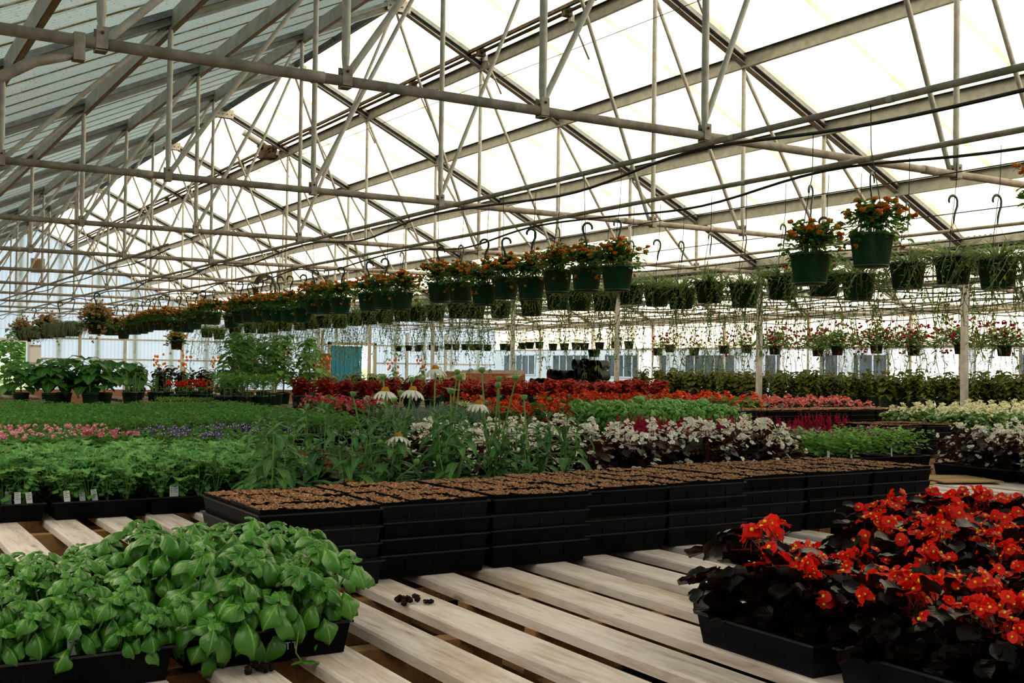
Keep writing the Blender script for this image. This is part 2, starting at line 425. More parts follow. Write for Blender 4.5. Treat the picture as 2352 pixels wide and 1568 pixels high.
# roof trusses ---------------------------------------------------------
def roof_z(x): return HR-K*abs(x-XR)
JX = {j: XJ0+P0*j for j in range(-1, 10)}
def vert_tube(x, z0, z1, r):
    mb = MB(); zs = [z0, z0+.05, z0+.10, z0+.16, z1-.12, z1-.05, z1]; zs = [z for z in zs]
    if z1-z0 < .34: zs = [z0, (z0+z1)/2, z1]; fl_ = [(1, 1)]*3
    else: fl_ = [(1.15, .35), (1.15, .4), (1.05, .8), (1, 1), (1, 1), (1.1, .6), (1.2, .3)]
    mb.tube([(x, 0, z) for z in zs], r, M['galv'], 10, True, [(b_, a_) for a_, b_ in fl_]); return mb
def diag(xa, za, xb, zb, r, dy=.045):
    mb = MB(); A = V((xa, dy, za)); B = V((xb, dy, zb)); L_ = (B-A).length; t = [0, .08/L_, .16/L_, 1-.16/L_, 1-.08/L_, 1]
    mb.tube([A.lerp(B, q) for q in t], r, M['galv'], 8, True, [(.4, 1.2), (.6, 1.1), (1, 1), (1, 1), (.6, 1.1), (.4, 1.2)]); return mb
TM = {}
def build_truss_meshes():
    mb = MB(); mb.tube([(XE0+.02, 0, HC), (XR, 0, HC), (XE1-.02, 0, HC)], .029, M['galv_chord'], 12); 
    for x in (2.1, 6.9, 9.3): mb.tube([(x-.06, 0, HC), (x+.06, 0, HC)], .033, M['galv_chord'], 12)
    TM['bottom_chord'] = mb.mesh('bottom_chord')
    for side in (-1, 1):
        mb = MB(); xe = XE0 if side < 0 else XE1
        d = V((xe-XR, 0, HE-HR)).normalized(); n = V((-d.z, 0, d.x)); n = n if n.z > 0 else -n
        A = V((XR, 0, HR)); B = V((xe, 0, HE))
        def bar(off0, off1, y0, y1, m):
            vs = []
            for Pp in (A, B):
                for (of, y) in ((off0, y0), (off0, y1), (off1, y1), (off1, y0)): vs.append(Pp+n*of+V((0, y, 0)))
            mb.add(vs, [(0, 1, 2, 3), (7, 6, 5, 4), (0, 4, 5, 1), (1, 5, 6, 2), (2, 6, 7, 3), (3, 7, 4, 0)], m)
        bar(-.055, .04, -.006, .045, M['rafter'] if side > 0 else M['channel']); bar(-.062, -.052, -.04, .045, M['rafter_light']); bar(.0, .05, -.045, -.006, M['rafter_light'])  # backlight painted as dark steel on the right, lit grey on the left
        TM['rafter', side] = mb.mesh('rafter')
    for j in (0, 1, 2, 3, 5, 6, 7, 8):
        x = JX[j]; TM['vertical_strut', j] = vert_tube(x, HC, roof_z(x)-.04, .0235).mesh('vertical_strut')
        if j <= 3: a, b = (x, HC), (JX[j+1], roof_z(JX[j+1])-.05)
        else: a, b = (x, HC), (JX[j-1], roof_z(JX[j-1])-.05)
        TM['diagonal_strut', j] = diag(a[0], a[1], b[0], b[1], .02).mesh('diagonal_strut')
        mb = MB()
        for y in (-.034, .030): mb.box((x-.027, y, HC-.035), (x+.027, y+.004, HC+.075), M['galv_chord'])
        mb.box((x-.027, -.034, HC-.04), (x+.027, .034, HC-.03), M['galv_chord'])
        mb.tube([(x, -.042, HC+.045), (x, .042, HC+.045)], .008, M['rust'], 6)
        TM['saddle_bracket', j] = mb.mesh('saddle_bracket')
    mb = MB(); mb.box((XR-.16, -.05, HR-.12), (XR+.16, -.042, HR+.03), M['galv']); mb.box((XR-.16, .05, HR-.12), (XR+.16, .058, HR+.03), M['galv'])
    for dx in (-.12, -.04, .04, .12): mb.tube([(XR+dx, -.06, HR-.06), (XR+dx, .07, HR-.06)], .01, M['rust'], 6)
    TM['ridge_gusset'] = mb.mesh('ridge_gusset')
    for side in (-1, 1):
        xe = XE0 if side < 0 else XE1; mb = MB(); xa = xe-side*1.14
        mb.tube([(xe, 0, .72+CZ), (xe-side*.45, 0, 1.03+CZ), (xe-side*.95, 0, 1.36+CZ), (xa, 0, 1.415+CZ)], .027, M['galv_chord'], 10, True, [(1, 1), (1, 1), (1, 1), (1, .5)])
        mb.box((xa-.025, -.032, 1.39+CZ), (xa+.025, .032, HC+.032), M['galv_chord'])
        TM['knee_brace', side] = mb.mesh('knee_brace')
build_truss_meshes()
def truss(n, bay):
    y = Y1+S*n
    lb = ('grey tubular roof truss, %s from the camera, in the main bay' % (ordn(n) if n else 'nearest')) if bay == 0 else \
         ('grey tubular roof truss, %s from the camera, in the right-hand bay past the posts' % (ordn(n) if n else 'nearest'))
    t = thing('roof_truss', lb, 'truss', (BAY*bay, y, 0), 0, 'roof trusses')
    ob('bottom_chord', TM['bottom_chord'], t)
    for s_ in (-1, 1): ob('rafter', TM['rafter', s_], t)
    if bay == 0: ob('knee_brace', TM['knee_brace', -1], t)
    for j in (0, 1, 2, 3, 5, 6, 7, 8):
        if bay and n > 6 and j < 3: continue
        ob('vertical_strut', TM['vertical_strut', j], t); ob('diagonal_strut', TM['diagonal_strut', j], t)
        if n < 7 and bay == 0: ob('saddle_bracket', TM['saddle_bracket', j], t)
    ob('ridge_gusset', TM['ridge_gusset'], t)
for n in range(10): truss(n, 0)
for n in range(1, 10): truss(n, 1)

for i, sd in enumerate((-1, 1)):
    o = ob('gable_rafter', TM['rafter', sd], None, (0, YW-.06, 0)); tag(o, ['dark rafter edging the far gable under the shaded slope', 'dark rafter edging the far gable under the bright slope'][i], 'rafter')
# purlins --------------------------------------------------------------
def purlin(x, lb, left, bay=0, d=.155):
    mb = MB(); z = roof_z(x)+.05; w = .045; s_ = -1 if left else 1
    y0, y1 = YS, YW-.03; X = x+BAY*bay
    mb.box((X-.003, y0, z-d), (X+.003, y1, z), M['channel'])
    mb.box((X-w*(s_ > 0), y0, z-.005), (X+w*(s_ < 0), y1, z+.002), M['rafter'])
    mb.box((X-w*(s_ > 0), y0, z-d), (X+w*(s_ < 0), y1, z-d+.005), M['channel'])
    return tag(ob('roof_purlin', mb), lb, 'purlin', 'roof purlins')
names = {1.05: 'lowest', 2.28: 'second lowest', 3.51: 'third lowest', 4.75: 'highest'}
for i, x in enumerate((XJ0, XJ0+P0, XJ0+2*P0, XJ0+3*P0)):
    purlin(x, 'grey channel purlin on the shaded left slope, %s of the four' % ['lowest', 'second lowest', 'second highest', 'highest'][i], True)
for i, x in enumerate((JX[5], JX[6], JX[7], JX[8])):
    purlin(x, 'grey channel purlin on the bright right slope, %s' % ['highest, carrying the vent shaft', 'second below the ridge', 'third below the ridge', 'lowest, just above the gutter'][i], False)
for i, x in enumerate((JX[5], JX[6], JX[7], JX[8])):
    purlin(x, 'grey channel purlin in the right-hand bay, %s below its ridge' % ORD[i], False, 1)
mb = MB(); mb.box((XR-.03, YS, HR-.01), (XR+.03, YW-.03, HR+.07), M['rafter']); tag(ob('ridge_beam', mb), 'dark ridge beam where the shaded and bright slopes meet', 'beam')
# gutters and posts
for b, nm in ((0, 'dark edged gutter beam carried by the row of slender posts'), (1, 'gutter beam above the cream panels of the far right side')):
    mb = MB(); x = XE1+b*BAY
    mb.box((x-.09, YS, HE-.03), (x+.09, YW-.03, HE+.085), M['channel']); mb.box((x-.10, YS, HE-.05), (x-.085, YW-.03, HE-.02), M['rafter'])
    mb.box((x+.085, YS, HE-.05), (x+.10, YW-.03, HE-.02), M['rafter'])
    tag(ob('gutter_beam', mb), nm, 'gutter')
PM = MB(); PM.box((-.035, -.035, 0), (.035, .035, HE-.03), M['galv']); PM.box((-.06, -.06, HE-.06), (.06, .06, HE-.03), M['galv'])
pmesh = PM.mesh('steel_post'); pi_ = 0
for n in range(0, 10):
    y = Y1+S*(n)
    if n == 0: pass
    o = ob('steel_post', pmesh, None, (XE1, y, 0)); 
    tag(o, 'slender square steel post under the gutter, %s from the camera' % (ordn(n) if n else 'nearest'), 'post', 'gutter posts')
for n in range(2, 10):
    o = ob('steel_post', pmesh, None, (XE1+BAY, Y1+S*n, 0))
    tag(o, 'pale post of the open right-hand side wall, %s along it' % ORD[n-2], 'post', 'side wall posts')

# vent shaft with arms and gear motor on the highest right purlin
vs_ = thing('ridge_vent_drive', 'rusty ridge vent shaft with rack arms and gear motor beside the highest bright-side purlin', 'vent drive')
xs_, zs_ = JX[5]-.16, roof_z(JX[5]-.16)-.02
mb = MB(); mb.tube([(xs_, YS, zs_), (xs_, YW-.1, zs_)], .022, M['rust'], 8); mb.box((xs_-.06, YS, zs_+.03), (xs_-.02, YW-.1, zs_+.07), M['rust']); ob('shaft', mb, vs_)
for k in range(12):
    y = 8.6+k*1.98
    mb = MB(); mb.tube([(xs_+.03, y, zs_+.02), (xs_+.30, y-.02, zs_-.50)], .012, M['galv'], 6); mb.box((xs_-.05, y-.04, zs_-.05), (xs_+.05, y+.04, zs_+.05), M['rust'])
    mb.box((xs_+.04, y-.02, zs_-.10), (xs_+.09, y+.03, zs_-.02), M['tag']); ob('rack_arm', mb, vs_)
mb = MB(); mb.box((xs_-.13, 20.7, zs_-.12), (xs_+.13, 21.0, zs_+.12), M['rust']); mb.tube([(xs_-.05, 20.8, zs_+.1), (xs_-.5, 20.75, zs_+.32)], .07, M['greybox'], 12)
mb.tube([(xs_-.1, 20.8, zs_+.1), (xs_-.18, 20.79, zs_+.14)], .085, M['rust'], 12); ob('gear_motor', mb, vs_)

# long stay wires seen crossing the bays
for i, (a, b) in enumerate((((7.3, 5.0, 3.6), (6.4, 27., 3.5)), ((9.9, 4.2, .95), (9.0, 21., 1.15)))):
    mb = MB(); mb.tube([(a[0], a[1], a[2]+CZ), (b[0], b[1], b[2]+CZ)], .004, M['wire'], 5)
    tag(ob('stay_wire', mb), ['thin brown stay wire strung high under the bright slope', 'thin stay wire strung low above the hanging baskets'][i], 'wire')

# water pipes with drip hose ---------------------------------------------
def pipe_line(x, z, y0, y1, lb, hooks):
    t = thing('irrigation_pipe', lb, 'pipe', (x, 0, 0))
    mb = MB(); mb.tube([(0, y0, z), (0, (y0+y1)/2, z), (0, y1, z)], .02, M['galv_chord'], 8)
    y = y0+.4
    while y < 22: mb.tube([(0, y-.02, z), (0, y+.02, z)], .022, M['galv'], 8); y += 1.22
    ob('steel_pipe', mb, t)
    pts = []; n = int((y1-y0)/.22)
    for i in range(n+1):
        yy = y0+(y1-y0)*i/n; ph = ((yy-Y1) % S)/S
        pts.append((.02, yy, z-.03-.09*sin(pi*ph)**2-.01*sin(yy*3.)))
    mb = MB(); mb.tube(pts, .0105, M['hose'], 6, False); ob('drip_hose', mb, t)
    mb = MB(); mb.tube([(0, y0, .99+CZ), (0, y1, .99+CZ)], .0035, M['wire'], 5); ob('hook_wire', mb, t)
    return t
pl1 = pipe_line(4.75, 1.435+CZ, YS+3, YW-1, 'steel water pipe with sagging black hose above the lantana baskets', None)
pl2 = pipe_line(5.98, 1.435+CZ, YS+3, YW-1, 'steel water pipe with sagging black hose above the spider plant baskets', None)
for xx, lb in ((3.5, 'water pipe above the moss baskets at the far left'), (9.7, 'steel water pipe nearest the posts, beyond the spider plants')):
    mb = MB(); mb.tube([(xx, (14 if xx < 5 else 6), 1.43+CZ), (xx, YW-1, 1.43+CZ)], .018, M['galv_chord'], 8)
    mb.tube([(xx+.02, (14 if xx < 5 else 6)+i*.5, 1.38+CZ-.05*abs(sin(i*.43))) for i in range(50)], .009, M['hose'], 5, False)
    tag(ob('irrigation_pipe', mb), lb, 'pipe')
for i, xx in enumerate((14.3, 15.5, 18.3, 19.7, 21.3, 22.9)):
    mb = MB(); mb.tube([(xx, 6, 1.448+CZ), (xx, YW-1, 1.448+CZ)], .016, M['galv_chord'], 6)
    mb.tube([(xx+.03, 6+j*.6, 1.41+CZ-.14*abs(sin(j*.5))) for j in range(58)], .012, M['hose'], 5, False)
    tag(ob('irrigation_pipe', mb), 'low water pipe with black hose in the right-hand bay, %s beyond the posts' % ORD[i], 'pipe')

# ------------------------------------------------------------------ far walls, openings, things on them
def frame_box(mb, x0, x1, z0, z1, y, w, d, m):
    mb.box((x0-w, y-d, z0), (x0, y, z1+w), m); mb.box((x1, y-d, z0), (x1+w, y, z1+w), m); mb.box((x0-w, y-d, z1), (x1+w, y, z1+w), m)
WG = MB()
for z in (0.03+CZ, .75+CZ): WG.box((5.9, YW-.07, z-.03), (16.8, YW-.03, z+.03), M['channel']); WG.box((18.9, YW-.07, z-.03), (24.5, YW-.03, z+.03), M['channel'])
tag(ob('wall_rail', WG), 'thin grey rails running across the far corrugated gable wall', 'rail')
for i, x in enumerate((7.5, 9.05, 11.1, 13.2, 14.6, 16.6, 20.3, 22.1)):
    mb = MB(); mb.box((x-.05, YW-.12, 0), (x+.05, YW-.04, (1.5 if x < 8 else 1.3)+CZ), M['channel'])
    tag(ob('wall_stud', mb), 'grey upright stud against the far gable wall, %s from its left end' % ORD[i], 'stud', 'gable wall studs')
mb = MB(); frame_box(mb, 4.6, 5.78, 0, .6+CZ, YW, .12, .12, M['white']); o = ob('door_1', mb); o['kind'] = 'structure'
mb = MB(); frame_box(mb, 16.95, 18.82, 0, .75+CZ, YW, .10, .14, M['cream']); o = ob('door_2', mb); o['kind'] = 'structure'
d = thing('sliding_door', 'teal sliding door standing half open in the far gable wall', 'door', (17.62, YW-.06, 0))
mb = MB(); mb.box((-.66, -.04, .02), (.66, 0, .70+CZ), M['teal'])
for k in range(7): mb.box((-.64+k*.19, -.052, .05), (-.60+k*.19, -.04, .68+CZ), M['teal'])
ob('door_leaf', mb, d); mb = MB(); mb.tube([(.55, -.09, .9), (.55, -.09, 1.15)], .015, M['galv'], 6); mb.box((.535, -.09, .93), (.565, -.05, .96), M['galv']); ob('handle', mb, d)
d = thing('open_door_leaf', 'white door leaf folded back beside the left garden opening', 'door', (6.1, YW-.10, 0), 0)
mb = MB(); mb.box((-.25, -.04, .02), (.12, 0, .50+CZ), M['white']); ob('door_leaf', mb, d)
mb = MB()
for z in (.3, .9, 1.5): mb.box((-.25, -.06, z), (.12, -.04, z+.05), M['channel'])
ob('ledge', mb, d)
mb = MB(); mb.box((16.0, YW-1.2, 0), (16.48, YW-1.1, .38+CZ), M['plywood']); mb.box((15.98, YW-1.1, 0), (16.03, YW-.8, .38+CZ), M['plywood']); tag(ob('leaning_panel', mb), 'brown board panel standing just left of the teal door', 'panel')
t = thing('gable_vent', 'tan louvred vent box high in the far gable', 'vent', (6.05, YW-.12, 3.0+CZ))
mb = MB(); mb.box((-.22, -.06, 0), (.22, .06, .50), M['tan']); ob('housing', mb, t)
mb = MB()
for k in range(7): mb.box((-.18+k*.055, -.085, .03), (-.155+k*.055, -.06, .47), M['plywood'])
ob('louvre', mb, t)
for (x, y, z, wd, hh, mt, lb) in ((9.0, 27, 2.02, .36, .17, 'greybox', 'pale grey control box hung from a far truss'), (9.73, 27.3, 2.0, .30, .34, 'tan', 'tan heater box hung beside the pale control box')):
    t = thing('hanging_box', lb, 'box', (x, y, z+CZ)); mb = MB(); mb.box((-wd/2, -.15, 0), (wd/2, .15, hh), M[mt]); ob('casing', mb, t)
    mb = MB(); mb.tube([(-wd*.4, 0, hh), (-wd*.4, 0, hh+.5)], .01, M['galv'], 5); mb.tube([(wd*.4, 0, hh), (wd*.4, 0, hh+.5)], .01, M['galv'], 5); ob('bracket', mb, t)
t = thing('paper_sign', 'small tan card sign tied to the second nearest tall post', 'sign', (XE1, Y1+S-.06, 1.22+CZ)); 
mb = MB(); mb.box((.04, -.01, 0), (.24, .0, .17), M['tan']); ob('card', mb, t)

# open side wall on the right: panels, rails, outside building
xs = XE1+BAY
sp = mat_roof('cream_side_sheet', 1, 'eadcc4', 'c8a878', .6, 1.22, 0.)
mb = corrugated(xs+.02, .68+CZ, xs+.02, HE-.06, Y1+S, YW, sp); struct('wall_right', mb)
mb = MB(); mb.box((xs-.03, Y1, .62+CZ), (xs+.03, YW, .68+CZ), M['greybox']); mb.box((xs-.02, Y1, 0), (xs+.02, YW, .12), M['greybox']); struct('trim_1', mb)
whitem = mat_roof('white_side_sheet', 1, 'f2f2f4', 'c8c8cc', .6, 1.5, .4)
for i, (ya, yb) in enumerate(((30.7, 32.0), (23.3, 25.0), (18.6, 20.9), (16.9, 18.2), (12.0, 14.2))):
    mb = MB(); mb.box((xs-.01, ya, .05), (xs+.01, yb, .62+CZ), whitem); mb.box((xs-.03, ya, .05), (xs+.03, ya+.05, .62+CZ), M['greybox']); mb.box((xs-.03, yb-.05, .05), (xs+.03, yb, .62+CZ), M['greybox'])
    tag(ob('side_panel', mb), 'white upright sheet closing part of the right side wall, %s from the far end' % ORD[i], 'panel', 'side wall sheets')
# neighbouring building outside
t = thing('neighbouring_building', 'long white building with dark windows outside the right side wall', 'building', (31, 0, 0))
mb = MB(); mb.box((0, -5, 0), (6, 60, 3.1), M['white']); mb.box((-.3, -5.3, 3.1), (6.3, 60.3, 3.25), M['greybox']); ob('wall', mb, t)
k = 0; y = 4.
while y < 57:
    ln = (3.2, 4.6, 3.8)[k % 3]
    mb = MB(); mb.box((-.02, y, .62), (-.01, y+ln, 1.62), M['darkglass']); wdw = None
    f_ = MB()
    for q in range(int(ln/.62)+1): f_.box((-.06, y+q*.62-.025, .60), (-.02, y+q*.62+.025, 1.64), M['white'])
    f_.box((-.06, y, 1.60), (-.02, y+ln, 1.66), M['white']); f_.box((-.06, y, .58), (-.02, y+ln, .63), M['white'])
    wd_ = ob('window', f_, t); ob('pane', mb, wd_)
    y += ln+(1.1, .7, 1.6)[k % 3]; k += 1
# a parked car and flowers beyond the teal door
t = thing('parked_car', 'dark car with red tail lights seen through the far doorway', 'car', (21.3, 55, 0), .2)
mb = MB(); mb.box((-.85, -.5, .45), (.85, 3.5, .95), M['hose']); mb.box((-.7, .2, .95), (.7, 2.6, 1.4), M['darkglass']); ob('body', mb, t)
for sx_ in (-.6, .6):
    mb = MB(); mb.box((sx_-.15, -.53, .65), (sx_+.15, -.5, .8), P['red']); ob('tail_light', mb, t)
mb = MB(); mb.box((-.3, -.53, .5), (.3, -.5, .62), M['white']); ob('number_plate', mb, t)
for sx_ in (-.8, .8):
    for yy in (.4, 2.7):
        mb = MB(); mb.tube([(sx_-.1, yy, .32), (sx_+.1, yy, .32)], .32, M['black'], 14); ob('wheel', mb, t)

OV = [.18, .62, .90, 1., .97, .80, .50, .06]
# trees outside the left opening
def tree_mesh(seed, h, r):
    rng.seed(seed); mb = MB()
    for k in range(1500):
        a = U(0, 2*pi); z = U(.1, 1.); rr = r*sqrt(max(0, 1-(2*z-1)**2*.9))*U(.5, 1.05)
        p = (cos(a)*rr, sin(a)*rr, h*.15+z*h*.85); mb.leaf(p, (cos(a), sin(a), U(-.6, .8)), (U(-.3, .3), U(-.3, .3), 1), h*.06, h*.055, [.4, 1, .1], L['tree'], .5)
    return mb.mesh('crown')
tms = [tree_mesh(50+i, 7, 3) for i in range(2)]
for i, (x, y, h) in enumerate(((6.0, 56, .8), (11.5, 62, .9), (3.0, 64, .95), (8.2, 78, 1.5), (24, 78, .8), (32, 84, 1.), (-5, 80, 1.4))):
    t = thing('garden_tree', 'leafy green tree outside %s' % (['straight through the left garden opening', 'just right of the left garden opening', 'left behind the garden opening', 'tallest behind the garden opening', 'beyond the car', 'furthest beyond the teal door', 'far left beyond the gable'][i]), 'tree', (x, y, -.9), U(0, 6), 'trees outside', h)
    ob('crown', tms[i % 2], t); mb = MB(); mb.tube([(0, 0, 0), (.1, 0, 3.4)], [.22, .14], M['bark'], 8); ob('trunk', mb, t)

# ------------------------------------------------------------------ pallets
SL_W = .093; SL_T = .022; DECK = .55; 
def slat_mesh(ln, w=SL_W):
    mb = MB(); n = 5; b = .004
    vs = []; fs = []
    prof = [(-w/2, -SL_T), (w/2, -SL_T), (w/2, -b), (w/2-b, 0), (-w/2+b, 0), (-w/2, -b)]
    for i in range(n+1):
        y = ln*i/n
        for x, z in prof: vs.append((x+.0015*sin(i*2.1), y, z))
    q = len(prof)
    for i in range(n):
        for k in range(q): k2 = (k+1) % q; fs.append((i*q+k, (i+1)*q+k, (i+1)*q+k2, i*q+k2))
    fs.append(tuple(range(q))); fs.append(tuple(n*q+k for k in reversed(range(q))))
    mb.add(vs, fs, M['slat']); return mb.mesh('slat')
def pallet(x0, y0, ln, xsl, stringers, lb, h=.115, slw=SL_W):
    t = thing('wooden_pallet', lb, 'pallet', (x0, y0, DECK)); sm = slat_mesh(ln, slw)
    for x in xsl: o = ob('slat', sm, t, (x-x0, U(-.006, .006), 0)); o.rotation_euler.z = U(-.004, .004)
    for y in stringers:
        mb = MB(); mb.box((xsl[0]-x0-slw/2, y-y0, -SL_T-h+.022), (xsl[-1]-x0+slw/2, y-y0+.042, -SL_T), M['wood']); ob('stringer', mb, t)
    mb = MB()
    for k in range(0, len(xsl), 3): mb.box((xsl[k]-x0-slw/2, .05, -SL_T-h), (xsl[k]-x0+slw/2, ln-.05, -SL_T-h+.022), M['wood'])
    ob('bottom_board', mb, t); return t
SX = [.09, .256, .422, .587, .752, .920, 1.088, 1.245, 1.406, 1.573, 1.745, 1.917, 2.085, 2.25, 2.42, 2.585]
pallet(.0, .75, 2.15, SX[:7], (.85, 1.3, 1.90, 2.30, 2.8), 'pale bleached wooden pallet under the near basil trays')
pallet(1.19, .75, 2.15, SX[7:], (.85, 1.3, 1.88, 2.16, 2.8), 'pale bleached wooden pallet between the black tray stacks and red begonias')
pallet(.2, 2.99, 1.9, [.30, .455, .622, .780, .930, 1.09, 1.25, 1.40, 1.53], (3.06, 3.6, 4.8), 'weathered wooden pallet behind the near basil, its slat ends showing')
pallet(3.9, 2.95, .98, [3.97, 4.11, 4.25, 4.39, 4.53], (2.99, 3.45, 3.86), 'small worn pallet with brown cardboard on it beside the white begonias', .10, .11)
# crates that carry the near pallets
def crate(x, y, lb, rz=0):
    t = thing('black_crate', lb, 'crate', (x, y, .0), rz); mb = MB(); w_, l_, h_ = .2, .28, DECK-SL_T-.115
    for k in range(6):
        z = .02+k*(h_-.05)/5
        mb.box((-w_, -l_, z), (w_, -l_+.01, z+.035), M['black']); mb.box((-w_, l_-.01, z), (w_, l_, z+.035), M['black'])
        mb.box((-w_, -l_, z), (-w_+.01, l_, z+.035), M['black']); mb.box((w_-.01, -l_, z), (w_, l_, z+.035), M['black'])
    for sx_ in (-1, 1):
        for sy in (-1, 1): mb.box((sx_*w_-.02, sy*l_-.02, 0), (sx_*w_+.02, sy*l_+.02, h_), M['black'])
    ob('side', mb, t); mb = MB(); mb.box((-w_, -l_, .005), (w_, l_, .02), M['black']); ob('base', mb, t)
for i, (x, y, lb) in enumerate(((.35, 1.2, 'under the near left pallet corner'), (.9, 2.45, 'under the middle of the near left pallet'), (1.95, .95, 'below the left begonia trays'),
    (1.5, 2.4, 'under the pallet below the black tray stacks'), (2.4, 1.2, 'below the red begonias'), (2.45, 2.5, 'below the right end of the tray stacks'), (.5, 3.3, 'under the weathered left pallet'), (1.0, 4.5, 'under the kale'), (4.1, 3.2, 'under the cardboard pallet'), (4.42, 3.62, 'under the far side of the cardboard pallet'))):
    crate(x, y, 'black open-sided crate '+lb)
# cardboard sheets
for i, (x, y, rz, w_, l_) in enumerate(((4.16, 3.50, .2, .44, .36), (4.42, 3.38, -.35, .30, .30))):
    mb = MB(); mb.box((-w_/2, -l_/2, 0), (w_/2, l_/2, .006), M['card']); mb.box((-w_/2, -.01, .006), (w_/2, .01, .008), M['tan'])
    o = ob('cardboard_sheet', mb, None, (x, y, DECK+.001+.007*i), rz); tag(o, ['flat brown cardboard sheet lying nearest on the small worn pallet', 'flat cardboard piece half under the white begonia tray'][i], 'cardboard')

# simple slatted benches further back
def bench_mesh(w_, l_):
    d_ = MB(); n = int(w_/.155); 
    for k in range(n): x = .02+k*(w_-.12)/(n-1); d_.box((x, 0, -.022), (x+.1, l_, 0), M['farwood'])
    f_ = MB()
    for y in (.02, l_/2-.02, l_-.06): f_.box((0, y, -.11), (w_, y+.04, -.022), M['wood'])
    g_ = MB()
    for x in (.03, w_-.15):
        for y in (.03, l_-.15): g_.box((x, y, -DECK), (x+.12, y+.12, -.11), M['wood'])
    return d_.mesh('deck'), f_.mesh('frame'), g_.mesh('leg')
def bench_rect(x0, x1, y0, y1, lb, z=DECK):
    w_, l_ = x1-x0, y1-y0; a, b, c_ = bench_mesh(w_, l_)
    t = thing('slatted_bench', 'weathered slatted bench '+lb, 'bench', (x0, y0, z)); ob('deck', a, t); ob('frame', b, t)
    o = ob('support_block', c_, t); o.location.z = 0
    if z < DECK: o.scale.z = z/DECK
bench_rect(1.62, 3.02, 2.95, 4.56, 'under the coneflowers and the left block of white begonias')

# ------------------------------------------------------------------ trays
TW, TL, TH = .292, .43, .056
def tray_mesh(w=TW, l=TL, h=TH, m=None, lipm=None, ribs=True):
    m = m or M['black']; lipm = lipm or M['lip']; mb = MB(); tb = .012
    def ring(x, y, z): return [(-x, -y, z), (x, -y, z), (x, y, z), (-x, y, z)]
    w2, l2 = w/2, l/2
    rs = [ring(w2-tb, l2-tb, 0), ring(w2-.004, l2-.004, h-.004), ring(w2, l2, h-.004), ring(w2, l2, h), ring(w2-.008, l2-.008, h), ring(w2-tb-.006, l2-tb-.006, .006)]
    vs = [p for r_ in rs for p in r_]; fs = [(3, 2, 1, 0)]; 
    for i in range(len(rs)-1):
        for k in range(4): k2 = (k+1) % 4; fs.append((i*4+k, i*4+k2, (i+1)*4+k2, (i+1)*4+k))
    fs.append(tuple(20+k for k in range(4)))
    mb.add(vs, fs, m)
    for i in (2,):
        vs = rs[2]+rs[3]; mb.add([(x*1.006, y*1.005, z) for x, y, z in vs], [(0, 1, 5, 4), (1, 2, 6, 5), (2, 3, 7, 6), (3, 0, 4, 7)], lipm)
    if ribs:
        for k in range(1, 4):
            x = -w2+w*k/4
            for s_ in (-1, 1): mb.box((x-.002, s_*(l2-.008)-.003, .02), (x+.002, s_*(l2-.008)+.001, h-.01), m)
    return mb.mesh('tray')
TRAY = tray_mesh(); TRAYB = tray_mesh(m=M['blackblue'])
def soil_mesh(w, l, z, m, bump=.004, n=14):
    mb = MB(); mb.grid(-w/2, w/2, -l/2, l/2, n, int(n*l/w), lambda x, y: z+U(-bump, bump), m, False); return mb.mesh('soil')
SOILD = soil_mesh(TW-.03, TL-.03, TH-.012, M['soil_dark'])
# filled cell tray for the stacks
def cells():
    ins = MB(); so_ = MB(); nx, ny = 4, 4; w, l = TW-.006, TL-.006
    for i in range(nx):
        for j in range(ny):
            x0 = -w/2+w*i/nx; x1 = x0+w/nx; y0 = -l/2+l*j/ny; y1 = y0+l/ny; dz = U(-.002, .004); r_ = .0028
            x0 += .001; x1 -= .001; y0 += .001; y1 -= .001
            A = [(x0, y0), (x1, y0), (x1, y1), (x0, y1)]; B = [(x0+r_, y0+r_), (x1-r_, y0+r_), (x1-r_, y1-r_), (x0+r_, y1-r_)]; C_ = [(x0+.009, y0+.009), (x1-.009, y0+.009), (x1-.009, y1-.009), (x0+.009, y1-.009)]
            zt = TH+.007+dz
            vs = [(p[0], p[1], .01) for p in C_]+[(p[0], p[1], zt) for p in A]+[(p[0], p[1], zt) for p in B]+[(p[0], p[1], zt-.03) for p in B]
            fs = [(a+k, a+(k+1) % 4, a+4+(k+1) % 4, a+4+k) for a in (0, 4, 8) for k in range(4)]
            ins.add(vs, fs, M['black'])
            so_.grid(x0+r_, x1-r_, y0+r_, y1-r_, 8, 10, lambda x, y: zt-.0015+U(-.003, .005), M['soil'], False)
    return ins.mesh('cell_insert'), so_.mesh('soil')
CELLS = [cells() for _ in range(3)]
STEP = .0385
def tray_stack(x, y, n, where, rz=0., grp=None, near=True):
    for k in range(n):
        top = k == n-1
        lv = 'top layer' if top else ('bottom layer', 'second layer up', 'third layer up')[k]
        t = thing('nursery_tray', ('soil-filled ' if top else '')+'black nursery tray, %s of the %s' % (lv, where), 'tray',
                  (x+U(-.004, .004), y+U(-.006, .006), DECK+.001+k*STEP), rz+U(-.008, .008), grp)
        ob('tray', TRAYB if rng.random() < .3 else TRAY, t)
        if top:
            ci = rng.choice(CELLS); ob('cell_insert', ci[0], t); ob('soil', ci[1], t)
        elif near:
            mb_ = RIM; ob('cell_insert', mb_, t)
rim = MB()
for s_ in (-1, 1):
    rim.box((-TW/2+.012, s_*(TL/2-.014)-.002, .02), (TW/2-.012, s_*(TL/2-.014)+.002, TH+.004), M['black']); rim.box((s_*(TW/2-.014)-.002, -TL/2+.012, .02), (s_*(TW/2-.014)+.002, TL/2-.012, TH+.004), M['black'])
    rim.box((-TW/2+.012, s_*(TL/2-.012)-.0025, TH+.0), (TW/2-.012, s_*(TL/2-.012)+.0025, TH+.003), M['soil_dark'])
RIM = rim.mesh('cell_insert')
